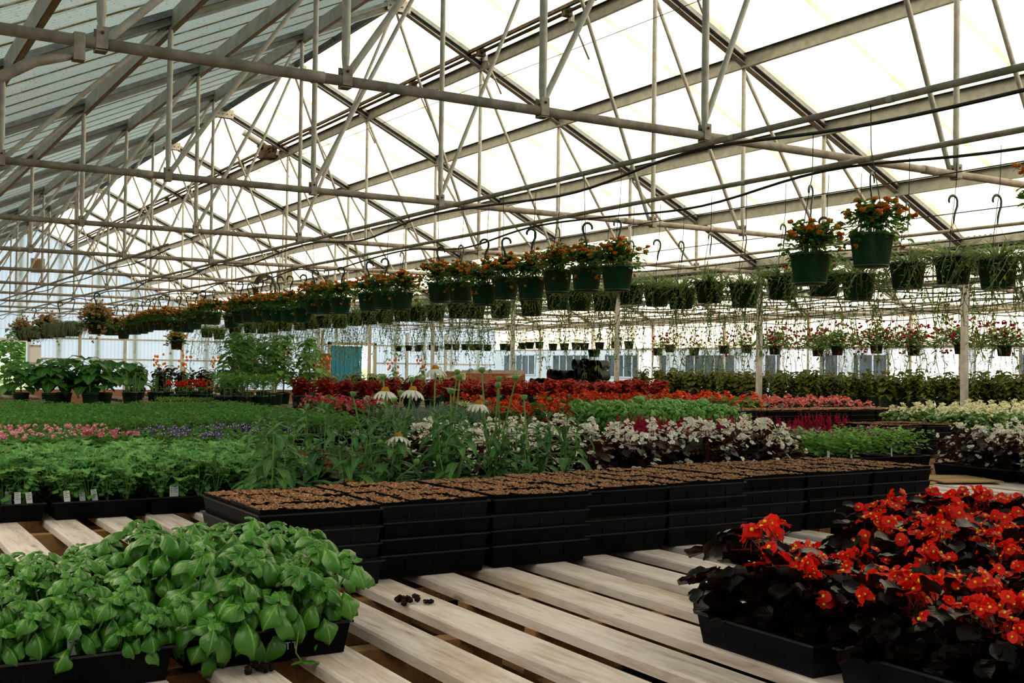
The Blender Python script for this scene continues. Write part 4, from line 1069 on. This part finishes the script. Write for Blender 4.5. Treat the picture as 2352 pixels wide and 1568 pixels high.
bed('begonia_tray', 'tray of cream white begonias with green leaves at the far right', 'plant tray', 7.0, 8.83, 5.2, 6.09, [('begonia_plant', BC, 'pair')], 'cream begonia trays', bb='cream begonias')


# coleus ------------------------------------------------------------------
def coleus_plant(seed, h, r, leafm, sz=.075, n=90):
    rng.seed(seed); mb = MB()
    for k in range(7):
        a = U(0, 2*pi); q = U(.1, .9)*r; top = V((cos(a)*q, sin(a)*q, h*U(.7, 1.05)))
        mb.tube([(0, 0, 0), top*.5+V((cos(a)*.02, sin(a)*.02, 0)), top], [.005, .004, .002], M['bark'], 4, False); m_ = n//14
        for i in range(1, m_+1):
            f = .06+.94*i/m_; p = V((top.x*f, top.y*f, top.z*f)); aa = a+i*pi/2
            for w_ in (0, pi): s_ = sz*U(.7, 1.2)*(1.1-.4*f); mb.leaf(p, rnd_dir(aa+w_, U(-.1, .4)), (0, 0, 1), s_, s_*.68, [.3, 1, .95, .6, .03], L[leafm], U(.6, 1.4), -.05, 1, serr=.08)
    return mb.mesh('foliage')
SP = pot_mesh(.09, .14, M['darkpot'], 14); SS = soil_disc(.08, .12, M['soil_dark'])
def pot_field(name, lbs, cat, pos, foliage, grp, sc=(.9, 1.12), base=DECK, fz=.11, tags=False):
    for i, (x, y) in enumerate(pos):
        lb = lbs if isinstance(lbs, str) else lbs[i % len(lbs)]
        t = thing(name, lb, cat, (x, y, base), U(0, 6.28), grp); ob('pot', SP, t); ob('soil', SS, t); ob('foliage', rng.choice(foliage), t, (0, 0, fz), 0, U(*sc))
        if tags and i % 2 == 0: ob('plant_tag', TAGR, t, (.05, -.05, .13))
def gridpos(x0, x1, y0, y1, d, j=.04): 
    nx = max(1, int((x1-x0)/d)+1); ny = max(1, int((y1-y0)/d)+1)
    return [(x0+d*i+U(-j, j)+(d/2 if k % 2 else 0), y0+d*k+U(-j, j)) for k in range(ny) for i in range(nx)]
RC = [coleus_plant(270+i, .22, .13, 'redcol', .10) for i in range(3)]
pot_field('potted_coleus', 'potted plant with brick red coleus leaves in the long red band', 'potted plant', gridpos(4.5, 9.1, 11.4, 12.3, .27), RC, 'red coleus pots', tags=True)

GC = [coleus_plant(280+i, .25, .15, 'grcol', .11) for i in range(3)]
pot_field('potted_coleus', 'potted olive and burgundy coleus in the row behind the red band', 'potted plant', gridpos(5.4, 7.6, 13.5, 14.2, .32), GC, 'olive coleus pots')

MC = [coleus_plant(290+i, .37, .19, 'mixcol', .12, 150) for i in range(3)]+[coleus_plant(295, .36, .19, 'grcol', .12, 150)]
pot_field('potted_coleus', 'tall potted olive green coleus in the long row behind the posts', 'potted plant', gridpos(12.55, 13.4, 8.0, 16.2, .34), MC, 'tall olive coleus pots')

DC = [coleus_plant(300+i, .29, .16, 'dkcol', .10, 130) for i in range(3)]
pot_field('potted_coleus', 'potted dark wine-brown coleus left of the sunflowers', 'potted plant', gridpos(3.45, 4.8, 15.3, 15.9, .30), DC, 'dark coleus pots')


# broad leaf plants at the left
def broad_plant(seed, h, r, leafm='big', sz=.16, n=26, up=(.0, .8)):
    rng.seed(seed); mb = MB(); mb.tube([(0, 0, 0), (.01, 0, h*.5), (0, .01, h*.92)], [.009, .007, .004], M['stem'], 6, False)
    for i in range(n):
        f = (i+1)/n; aa = i*2.4; z = h*(.15+.8*f); st = r*(1-.55*f)*U(.3, .8); d = rnd_dir(aa, U(*up)); b = V((0, 0, z)); e = b+d*st
        mb.tube([b, e], .003, M['stem'], 4, False); s_ = sz*U(.7, 1.15)*(1.05-.35*f)
        mb.leaf(e, rnd_dir(aa, U(-.4, .3)), (0, 0, 1), s_, s_*.85, [.5, 1.05, 1., .8, .45, .03], L[leafm], U(.5, 1.2), .06, 2, ruffle=.04)
    return mb.mesh('foliage')
BG = [broad_plant(310+i, .34, .26, sz=.19, n=40) for i in range(3)]
for i, (x, y, lb) in enumerate(((1.75, 13.1, 'leftmost of the cluster'), (2.02, 12.95, 'leaning against its neighbour in the cluster'), (2.2, 13.2, 'tallest, in the middle of the cluster'), (2.42, 12.9, 'at the front of the cluster'), (2.62, 13.15, 'rightmost of the cluster'), (3.13, 14.2, 'alone to the right of the cluster'))):
    pot_field('broad_leaved_plant', 'potted plant with broad green leaves, '+lb, 'potted plant', [(x, y)], BG, 'broad-leaved pots', (.95, 1.2))

TB = [broad_plant(320, .85, .16, 'sunf', .11, 44), broad_plant(321, .78, .16, 'sunf', .10, 46)]
for i, (x, y) in enumerate(((2.12, 17.0), (1.8, 16.5))):
    pot_field('tall_leafy_plant', ['tall slender potted leafy plant at the left edge before the garden opening', 'second tall leafy plant partly cut by the left edge'][i], 'potted plant', [(x, y)], [TB[i]], None, (1., 1.), DECK)

# sunflowers
SF = [broad_plant(330+i, .70, .26, 'sunf', .12, 95, (.1, 1.)) for i in range(3)]
sh = MB()
for k in range(12): a = k*pi/6; sh.leaf((cos(a)*.014, 0, sin(a)*.014), (cos(a), -.1, sin(a)), (0, -1, 0), .024, .012, [.7, 1, .2], P['yellow'], .2, 0, 1)
sh.blob((0, -.004, 0), .016, M['bark'], 1, 8, 4); sfh = sh.mesh('flower_head')
for i, (x, y) in enumerate(((4.1, 12.9), (4.3, 13.3), (4.5, 12.85), (4.72, 13.2), (4.95, 12.95), (4.6, 13.6), (4.25, 13.7))):
    t = thing('potted_sunflower', 'tall leafy potted sunflower in the light green clump, %s' % ['leftmost', 'second from the left', 'middle of its front', 'right of the middle', 'rightmost, with a small bloom', 'in the back', 'back left'][i], 'potted plant', (x, y, DECK), U(0, 6), 'sunflowers')
    ob('pot', SP, t); ob('soil', SS, t); ob('foliage', SF[i % 3], t, (0, 0, .11), 0, U(.9, 1.1))
    if i in (3, 4, 1): o = ob('flower_head', sfh, t, (0, 0, U(.45, .75)), 0); t.rotation_euler.z = 0; o.location.y = -.16

GB = [mass(340, .26, .26, .26, 260, 'torenia', .035, .022, [.4, 1, .6, .05], stems=10).mesh('foliage')]
pot_field('bushy_plant', 'small bushy light green potted plant in front of the sunflowers', 'potted plant', gridpos(3.55, 4.1, 11.9, 12.2, .24), GB, 'bushy green pots')
RDm = mass(341, .24, .24, .12, 90, 'torenia', .035, .02, [.4, 1, .6, .05])
for k in range(40): RDm.blob((U(-.12, .12), U(-.12, .12), U(.10, .18)), .016, P['orangered'], 1, 5, 3)
pot_field('red_flowering_plant', 'small potted plant topped with scarlet flowers beside the sunflowers', 'potted plant', [(3.62, 12.55), (3.5, 12.7), (3.3, 12.6)], [RDm.mesh('foliage')], 'scarlet flower pots')

wst = MB()
for k in range(5):
    x, y = U(-.04, .04), U(-.04, .04); h_ = U(.12, .26); wst.tube([(x, y, 0), (x, y, h_)], .006, M['stem'], 5, False)
    for q in range(7): wst.leaf((x, y, h_*(q+1)/7), rnd_dir(q*2.4, .4), (0, 0, 1), .03, .014, [.5, 1, .1], L['grass'], .5)
pot_field('silver_leaved_plant', 'small pot with upright silvery stems in front of the dark coleus', 'potted plant', [(3.05, 13.55), (3.25, 13.45), (3.42, 13.6), (3.6, 13.5), (2.95, 13.4), (3.75, 13.6)], [wst.mesh('foliage')], 'silver stem pots')
gt = mass(342, TW, TL, .06, 500, ['torenia'], .03, .006, [1, .8, .1], (.5, 1.4))
bed('grass_tray', 'tray of fine yellow-green grass tufts before the sunflowers', 'plant tray', 3.0, 3.61, 12.0, 12.44, [('foliage', [gt.mesh('foliage')], 'one')], 'grass trays', bb='yellow-green grass tufts')
bed('alyssum_tray', 'tray of small whitish-green plants at the left edge with white tags', 'plant tray', 1.05, 1.66, 10.7, 11.14, [('foliage', GREYM, 'one')], 'left edge pale trays', (TAG, 3), bb='pale plants at the left edge')

# orange cannas against the gable wall
CN = [broad_plant(350, .6, .12, 'big', .14, 20)]
orf = MB()
for k in range(14): orf.blob((U(-.15, .15), U(-.15, .15), U(.45, .9)), .03, P['orange'], 1.2, 5, 3)
orfm = orf.mesh('blossoms')
for i, (x, y) in enumerate(((6.6, 27), (7.3, 27.4), (8.0, 27), (8.7, 27.3), (10.6, 26.6), (12.2, 26), (13.2, 26.4))):
    t = thing('orange_flowering_plant', 'leggy potted plant with loose orange flowers against the gable wall', 'potted plant', (x, y, DECK-.25), U(0, 6), 'orange flowers at the gable'); ob('pot', SP, t); ob('foliage', CN[0], t, (0, 0, .1)); ob('blossoms', orfm, t, (0, 0, .05))
for x in (6.3, 7.6, 10.3, 11.6, 12.85): 
    bench_rect(x, x+1.2, 25.8, 27.7, 'with leggy orange flowers near the gable wall, %s from the left' % {6.3: 'first', 7.6: 'second', 10.3: 'third', 11.6: 'fourth', 12.85: 'fifth'}[x], DECK-.25)

# heaps of nursery pots, peat bins ----------------------------------------
NPT = pot_mesh(.13, .24, M['black'], 16); NPR = pot_mesh(.11, .20, M['blackblue'], 16)
rng.seed(5); cnt = 0

for lv in range(3):
    for k in range((11, 8, 4)[lv]):
        y = 17.5+lv*.22+k*.24; x = 12.72+lv*.14+U(-.03, .03)
        t = thing('nursery_pot', 'empty black nursery pot lying on its side in the heap, %s layer' % ['bottom', 'middle', 'top'][lv], 'pot', (x, y+U(-.03, .03), DECK+.13+lv*.205), 0, 'heap of black pots, %s layer' % ['bottom', 'middle', 'top'][lv])
        o = ob('pot', NPT if k % 3 else NPR, t); t.rotation_euler = (0, -pi/2+U(-.15, .15), U(-.35, .35))
        ln = MB(); ln.lathe([(.10, .0), (.118, .235)], M['burlap'] if k % 6 == 1 else M['hose'], 14); ob('inner_wall', ln, t)
for i, (x, y, z) in enumerate(((12.95, 18.3, .70), (13.5, 18.2, .0))):
    t = thing('green_basket_pot', ['upside-down green pot on top of the black pot heap', 'green pot standing on the right of the heap'][i], 'pot', (x, y, DECK+z)); ob('pot', pot_mesh(.13, .15, M['greenpot']), t)
def bin_(x, y, w_, lb, tilt=True):
    t = thing('peat_bin', lb, 'bin', (x, y, DECK-.25)); mb = MB()
    for (a, b) in (((0, 0, 0), (w_, .05, .20)), ((0, .9, 0), (w_, .95, .62)), ((0, 0, 0), (.05, .95, .62)), ((w_-.05, 0, 0), (w_, .95, .62)), ((0, 0, 0), (w_, .95, .03))): mb.box(a, b, M['wood'])
    mb.box((-.02, -.02, .60), (w_+.02, .02, .66), M['farwood']); ob('bin_wall', mb, t)
    mb = MB(); mb.grid(.04, w_-.04, .06, .89, 24, 16, lambda a, b: .30+.32*(b/.9)+U(-.03, .03), M['burlap']); ob('peat', mb, t)
    mb = MB(); mb.add([(-.25, -.08, 0), (.02, -.03, 0), (.02, -.03, .6), (-.12, -.08, .62), (-.25, -.11, 0), (.02, -.06, 0), (.02, -.06, .6), (-.12, -.11, .62)], [(0, 1, 2, 3), (7, 6, 5, 4), (0, 4, 5, 1), (2, 6, 7, 3), (0, 3, 7, 4), (1, 5, 6, 2)], M['cream']); ob('side_board', mb, t)
bin_(10.0, 18.3, 1.35, 'open wooden bin of rusty brown peat with a cream side board'); bin_(11.0, 19.8, 1.2, 'second wooden bin of brown peat, right of the first, behind the pots')
for x, y, w_ in ((9.7, 18.1, 1.75), (10.9, 19.6, 1.45)):
    mb = MB(); mb.box((x, y, 0), (x+w_, y+1.2, DECK-.25), M['farwood']); tag(ob('bin_platform', mb), 'low wooden platform under the %s peat bin' % ('first' if x < 10 else 'second'), 'platform')
t = thing('cardboard_box', 'crumpled tan cardboard box right of the black pot heap', 'box', (12.75, 16.75, DECK)); mb = MB()
mb.box((-.2, -.2, 0), (.2, .2, .26), M['card']); ob('carton', mb, t); mb = MB()
mb.add([(-.2, -.2, .26), (.2, -.2, .26), (.28, -.34, .30), (-.25, -.34, .33), (-.2, -.2, .265), (.2, -.2, .265), (.28, -.34, .306), (-.25, -.34, .336)], [(0, 1, 2, 3), (7, 6, 5, 4), (0, 3, 7, 4), (1, 5, 6, 2), (2, 6, 7, 3)], M['card']); ob('flap', mb, t)

for a in ((4.3, 9.45, 11.25, 12.5, 'red coleus'), (5.3, 7.9, 13.36, 14.5, 'olive and burgundy coleus'), (12.4, 14.0, 7.8, 16.55, 'tall olive coleus'), (3.3, 5.0, 15.1, 16.2, 'dark coleus'), (1.5, 2.8, 12.7, 13.4, 'broad-leaved pots'),
          (2.84, 3.44, 13.9, 14.5, 'lone broad-leaved pot'), (1.6, 2.4, 16.2, 17.3, 'tall leafy plants at the left edge'), (3.9, 5.15, 12.6, 13.9, 'sunflowers'), (2.8, 3.54, 12.5, 13.8, 'silvery stems and scarlet flowers'),
          (3.63, 4.28, 11.7, 12.45, 'bushy light green pots'), (12.4, 14.2, 16.6, 20.2, 'heap of black nursery pots')): bench_rect(*a[:4], 'under the '+a[4])
bench_rect(5.9, 7.95, 6.45, 6.96, 'under the distant row of stacked trays')
bench_rect(5.31, 6.0, 4.47, 5.0, 'under the pair of stacked trays')

# ------------------------------------------------------------------ hanging baskets
HP = MB(); HP.lathe([(0, 0), (.088, 0), (.092, .004), (.112, .150), (.118, .152), (.121, .158), (.121, .168), (.114, .168), (.110, .15), (.105, .14)], M['greenpot'], 28)
HP.lathe([(.0, -.010), (.085, -.010), (.092, -.002), (.088, .004)], M['greenpot'], 28); HPOT = HP.mesh('pot')
HP2 = MB(); HP2.lathe([(0, 0), (.088, 0), (.092, .004), (.112, .150), (.118, .152), (.121, .158), (.121, .168), (.114, .168), (.110, .15), (.105, .14)], M['darkpot'], 24); HPOT2 = HP2.mesh('pot')
HS = soil_disc(.108, .145, M['soil_dark'])
def hanger(seed, top=.56):
    rng.seed(seed); mb = MB()
    a0 = U(0, 6); hk = top-.17
    for k in range(3): a = a0+k*2*pi/3; mb.tube([(cos(a)*.118, sin(a)*.118, .16), (0, 0, hk)], .0016, M['wire'], 4, False)
    h = MB(); pts = [(0, 0, hk-.01), (.004, 0, hk+.03), (.012, 0, hk+.06), (.030, 0, hk+.10)]
    for i in range(9): t = -.2+i*(pi+.2)/8; pts.append((-.004+.036*cos(t), 0, hk+.130+.036*sin(t)))
    pts.append((-.036, 0, hk+.118)); h.tube(pts, [.0035]+[.0062]*(len(pts)-2)+[.004], M['darkpot'], 8, True, [(1.5, .7)]*len(pts))
    d = MB(); d.tube([(.02, .06, .15), (.03, .05, .35), (.02, .0, .62), (.03, 0, .86)], .0028, M['hose'], 4, False)
    return mb.mesh('hanger_wire'), h.mesh('hook'), d.mesh('drip_tube')
HG = [hanger(i) for i in range(3)]; HGT = [hanger(i, .50) for i in range(3)]
def lantana(seed):
    rng.seed(seed); mb = MB(); f = MB()
    for k in range(58):
        a = U(0, 2*pi); q = U(.1, 1); rr = .225*q; top = V((cos(a)*rr, sin(a)*rr, .05+U(.03, .15)*(1-.45*q))); top.z += U(0, .05)
        mb.tube([(cos(a)*.04, sin(a)*.04, 0), top*.5+V((0, 0, .05)), top], .0018, M['vine'], 3, False)
        for i in range(13):
            w_ = U(.3, 1); p = V((top.x*w_, top.y*w_, top.z*(1-(1-w_)**2)+.02*sin(w_*3))); s_ = U(.026, .045); mb.leaf(p, rnd_dir(U(0, 6.28), U(-.3, .7)), (U(-.4, .4), U(-.4, .4), 1), s_, s_*.68, [.4, 1, .75, .05], L['lantana'], .6, .06, 1)
        if k % 3 != 0 or q > .8:
            c = rng.random()
            for i in range(6): b = U(0, 6.28); f.blob(top+V((cos(b)*.010, sin(b)*.010, .014+U(-.004, .006))), .0122, P['orange'], .8, 5, 3, min(1, max(0, c+U(-.3, .3))))
    for k in range(240):
        a = U(0, 2*pi); q = .19*sqrt(U(0, 1)); z = U(-.01, .13)*(1-.4*(q/.19)**2); s_ = U(.026, .045)
        mb.leaf((cos(a)*q, sin(a)*q, z), rnd_dir(a+U(-1, 1), U(-.4, .7)), (U(-.4, .4), U(-.4, .4), 1), s_, s_*.7, [.4, 1, .75, .05], L['lantana'], .6, .06, 1)
    for k in range(4):
        a = U(0, 6.28); p0 = V((cos(a)*.10, sin(a)*.10, .02))
        for i in range(6):
            p = p0+V((cos(a)*.012*i, sin(a)*.012*i, -.015*i)); mb.leaf(p, rnd_dir(U(0, 6.28), U(-.5, .2)), (0, 0, 1), .03, .02, [.4, 1, .1], L['lantana'], .6)
        for i in range(5): f.blob(p+V((U(-.008, .008), U(-.008, .008), U(-.008, .008))), .007, P['orange'], .9, 5, 3)
    return mb.mesh('foliage'), f.mesh('blossoms')
LT = [lantana(400+i) for i in range(5)]
def basket(name, lb, cat, x, y, z, pot, plants, grp, hg, rz=None, sc=1., drip=True):
    t = thing(name, lb, cat, (x, y, z), U(0, 6.28) if rz is None else rz, grp, sc); ob('pot', pot, t); ob('soil', HS, t)
    for nm, me, sub in plants:
        o = ob(nm, me, t, (0, 0, .145), U(0, 6.28))
        for n2, m2 in sub: ob(n2, m2, o)
    ob('hanger_wire', hg[0], t); ob('hook', hg[1], t)
    if drip: ob('drip_tube', hg[2], t)
    return t
rng.seed(11)
ROW1 = [(4.16, .563), (4.6, .493), (6.44, .55), (6.82, .566), (7.21, .572), (7.59, .535), (7.99, .56), (8.34, .52), (8.76, .564), (9.16, .58), (9.97, .537), (10.36, .565), (10.75, .561), (11.5, .554), (11.93, .564), (12.29, .575), (12.65, .484), (13.11, .497), (13.48, .512), (13.84, .538), (14.2, .525), (14.66, .543), (15.05, .536), (15.42, .478), (16.3, .549), (16.85, .569), (17.29, .499), (17.68, .46), (18.23, .484), (18.94, .527), (19.41, .529), (19.83, .538), (20.26, .516), (20.65, .492), (21.19, .486), (21.61, .493), (22.19, .42), (22.89, .497), (23.49, .507), (24.05, .534)]
for i, (y, z) in enumerate(ROW1):
    a, b = rng.choice(LT)
    t = basket('hanging_basket', 'green hanging basket of orange lantana, %s from the near end of its row' % ordn(i), 'hanging basket', 4.75, y, z+CZ, HPOT, [('foliage', a, [('blossoms', b)])], 'orange lantana baskets', rng.choice(HGT if z > .54 else HG), rz=U(-.6, .6)+(pi if i % 3 == 0 else 0))
LT2 = LT[1]
basket('hanging_basket', 'green hanging basket of lantana cut off by the right edge of the row', 'hanging basket', 4.75, 3.05, .62+CZ, HPOT, [('foliage', LT2[0], [('blossoms', LT2[1])])], 'orange lantana baskets', HG[0], rz=0)

def spider(seed, n=110):
    rng.seed(seed); mb = MB()
    for k in range(n):
        a = U(0, 2*pi); s_ = U(.14, .27); mb.leaf((cos(a)*.02, sin(a)*.02, 0), rnd_dir(a, U(.3, 1.35)), (0, 0, 1), s_, .013, [.8, 1, .9, .75, .5, .05], L['spider'], U(.5, 2.0), .15, 1)
    for k in range(260):
        a = U(0, 2*pi); q = U(.3, 2.)*.12; mb.leaf((cos(a)*q, sin(a)*q, U(-.05, .10)), rnd_dir(U(0, 6.28), U(-.2, .7)), (0, 0, 1), .026, .014, [.4, 1, .1], L['vine'], .5)
    return mb.mesh('spider_plant')
def vines(seed, n=24, ln=(.30, .95), lf=.028):
    rng.seed(seed); mb = MB()
    for k in range(n):
        a = U(0, 2*pi); r0 = U(.08, .12); L_ = U(*ln); p = V((cos(a)*r0, sin(a)*r0, .01)); pts = [p.copy()]; out = U(.3, 2.2); m_ = int(L_/.035); wob = U(0, 6)
        for i in range(m_):
            f = i/m_; p = p+V((cos(a)*.030*out*(1-f)**2+.008*sin(wob+i*.9), sin(a)*.030*out*(1-f)**2+.008*cos(wob+i*.8), .012 if f < .12 else -.034)); pts.append(p.copy())
            if rng.random() < .8: mb.leaf(p, rnd_dir(U(0, 6.28), U(-.6, .4)), (U(-.5, .5), U(-.5, .5), 1), lf*U(.7, 1.4), lf*.6, [.4, 1, .1], L['vine'], .5)
        mb.tube(pts, .0022, M['vine'], 3, False)
        if rng.random() < .16:
            for q in range(12): s_ = U(.04, .08); mb.leaf(p, rnd_dir(U(0, 6.28), U(-.2, .9)), (0, 0, 1), s_, .007, [.8, 1, .05], L['spider'], 1.5, .1, 1)
    return mb.mesh('trailing_vines')
SPD = [spider(420+i) for i in range(4)]; VN = [vines(430+i) for i in range(6)]
ROW2 = [(4.28, .511), (4.59, .546), (4.94, .537), (5.35, .49), (5.66, .522), (6.06, .514), (6.47, .482), (6.87, .522), (7.22, .489), (7.54, .53), (7.9, .552), (8.29, .508), (8.69, .534), (9.07, .548), (9.54, .499), (10.15, .508), (10.69, .51), (11.09, .522), (11.63, .518), (12.09, .52), (12.52, .526), (13.02, .523), (13.49, .512), (13.98, .507), (14.51, .495), (15.07, .501), (15.58, .499), (16.03, .496), (16.69, .489), (17.29, .48), (17.73, .474), (18.38, .485), (19.21, .462), (20.15, .414), (20.93, .449)]
for i, (y, z) in enumerate(ROW2):
    basket('hanging_basket', 'dark hanging basket of trailing spider plant, %s from the near end of its row' % ordn(i), 'hanging basket', 5.98, y, z+CZ, HPOT2 if i % 3 else HPOT,
           [('spider_plant', SPD[i % 4], []), ('trailing_vines', VN[i % 6], [])], 'spider plant baskets', rng.choice(HG), rz=U(-.6, .6))
basket('hanging_basket', 'dark hanging basket of spider plant half outside the right edge', 'hanging basket', 5.98, 3.95, .52+CZ, HPOT2, [('spider_plant', SPD[1], []), ('trailing_vines', VN[2], [])], 'spider plant baskets', HG[0], rz=0)

# third row: lower, viny, over the posts; geranium baskets and small far baskets
def geran(seed, pet, h=.16, r=.22, n=60, nf=16, trail=True, bl=.014):
    rng.seed(seed); mb = MB(); f = MB()
    for k in range(n):
        a = U(0, 2*pi); q = U(.1, 1)*r; z = .02+U(.2, 1)*h*(1-.5*(q/r)**2)-(.12*(q/r)**3 if trail else 0)
        p = V((cos(a)*q, sin(a)*q, z)); mb.leaf(p, rnd_dir(U(0, 6.28), U(-.2, .6)), (U(-.4, .4), U(-.4, .4), 1), .058, .055, [.6, 1.05, .9, .2], L['lantana'] if k % 3 else L['vine'], .5, .08, 1)
        if k % 4 == 0: mb.tube([(cos(a)*.03, sin(a)*.03, 0), p], .0018, M['vine'], 3, False)
    for k in range(nf):
        a = U(0, 2*pi); q = U(.3, 1.15)*r; z = U(.6, 1.7)*h*(1-.4*(q/r)**2)-(U(0, .34) if trail and k % 3 == 0 else 0); p = V((cos(a)*q, sin(a)*q, z))
        mb.tube([(p.x*.4, p.y*.4, .04), p], .0015, M['vine'], 3, False)
        for i in range(8): f.blob(p+V((U(-.018, .018), U(-.018, .018), U(-.012, .015))), bl, P[pet], .9, 5, 3)
    return mb.mesh('foliage'), f.mesh('blossoms')
GR = [geran(440+i, 'redger', .30, .44, 520, 60) for i in range(3)]; GRS_ = [geran(445+i, 'redger', .2, .26, 80, 14) for i in range(2)]; rng.seed(21)
for i in range(13):
    y = 12.9+i*1.02+U(-.15, .15); a, b = rng.choice(GR if y < 20.5 else GRS_)
    basket('hanging_basket', 'hanging basket of crimson geranium, %s from the near end beyond the posts' % ordn(i), 'hanging basket', 19.7+U(-.3, .3), y, .38+CZ+U(-.06, .05), HPOT2, [('foliage', a, [('blossoms', b)]), ('trailing_vines', VN[i % 6], [])], 'crimson geranium baskets', rng.choice(HG), sc=1.25)
SM = [mass(450+i, .22, .22, .10, 150, ['vine', 'torenia'], .03, .016, [.5, 1, .1], (-.3, .9)).mesh('foliage') for i in range(2)]
for i in range(24):
    y = 20.6+i*.52+U(-.1, .1)
    basket('hanging_basket', 'small distant green hanging basket, %s from the near end of the low far row' % ordn(i), 'hanging basket', 15.5+U(-.12, .12), y, .43+CZ+U(-.03, .03), HPOT, [('foliage', rng.choice(SM), [])], 'small far baskets', rng.choice(HG), drip=False)
# moss and peach baskets at the far left
def moss(seed):
    rng.seed(seed); mb = MB()
    for k in range(620):
        a = U(0, 2*pi); q = U(.02, .19); p = V((cos(a)*q, sin(a)*q, .06-.5*q*q+U(-.03, .03))); s_ = U(.05, .26)+.16*abs(sin(a*2.5+seed))*U(0, 1)
        mb.leaf(p, (cos(a+U(-.8, .8))*.9, sin(a)*.9, U(.1, .7)), (0, 0, 1), s_, .008, [1, .9, .8, .6, .3], L['moss'], U(2.0, 2.5), 0, 1)
    return mb.mesh('moss')
MS = [moss(460), moss(461)]; PB = [geran(465, 'peach', .2, .20, 300, 170, True, .009), geran(466, 'yellow', .2, .20, 260, 80, True, .009)]
for i, (y, kd) in enumerate(((18.3, 'p'), (20.3, 'm'), (21.6, 'm'), (23.0, 'p'), (24.6, 'm'), (26.2, 'p'))):
    pl_ = [('moss', MS[i % 2], [])] if kd == 'm' else [('foliage', PB[0][0], [('blossoms', PB[0][1])])]
    basket('hanging_basket', 'hanging basket of %s at the far left, %s from the lantana row' % ('drooping grey-green moss' if kd == 'm' else 'peach coloured blossoms', ordn(i)), 'hanging basket', 3.5, y, .40+CZ, HPOT2, pl_, 'far left baskets', rng.choice(HG), sc=1.15, drip=False)
basket('hanging_basket', 'yellow-green flowering hanging basket low beneath the lantana row', 'hanging basket', 5.6, 21.6, .22+CZ, HPOT2, [('foliage', PB[1][0], [('blossoms', PB[1][1])])], None, HG[1], drip=False)
# coil of hose on a truss
t = thing('hose_coil', 'brown coil of hose hung from a pipe among the lantana hooks', 'hose', (5.3, 15.6, 1.25+CZ)); mb = MB()
for k in range(5): mb.tube([(cos(q*pi/8)*(.13+.01*k), .02*k, sin(q*pi/8)*(.17+.012*k)-.2) for q in range(17)], .009, M['rust'], 6, False)
ob('coil', mb, t); mb = MB(); mb.tube([(0, 0, -.02), (0, 0, .18)], .005, M['wire'], 5); ob('hanging_wire', mb, t)

# ------------------------------------------------------------------ light
sun = bpy.data.lights.new('sun', 'SUN'); sun.energy = 11.5; sun.angle = radians(.6); sun.color = (1, .965, .90)
so = bpy.data.objects.new('sun', sun); COL.objects.link(so)
so.rotation_euler = V((.80, .22, .56)).to_track_quat('Z', 'Y').to_euler()
w = bpy.data.worlds.new('world'); scene.world = w; w.use_nodes = True
wt = w.node_tree; bg = wt.nodes['Background']
sk = wt.nodes.new('ShaderNodeTexSky'); sk.sky_type = 'NISHITA'; sk.sun_disc = False
sk.sun_elevation = radians(34); sk.sun_rotation = radians(75); sk.dust_density = 2.5; sk.air_density = 1.
mxw = wt.nodes.new('ShaderNodeMix'); mxw.data_type = 'RGBA'; mxw.inputs[0].default_value = .6
wt.links.new(sk.outputs[0], mxw.inputs[6]); mxw.inputs[7].default_value = (6.5, 7.2, 8., 1)
wt.links.new(mxw.outputs[2], bg.inputs[0]); bg.inputs[1].default_value = .25
scene.view_settings.view_transform = 'Standard'; scene.view_settings.look = 'None'
scene.view_settings.exposure = .32; scene.view_settings.gamma = 1.; scene.view_settings.use_curve_mapping = False
c = scene.cycles
c.max_bounces = 4; c.diffuse_bounces = 3; c.glossy_bounces = 1; c.transmission_bounces = 3; c.transparent_max_bounces = 4
c.caustics_reflective = False; c.caustics_refractive = False; c.sample_clamp_indirect = 8.
c.use_adaptive_sampling = True; c.adaptive_threshold = .05; c.adaptive_min_samples = 12
c.use_denoising = True
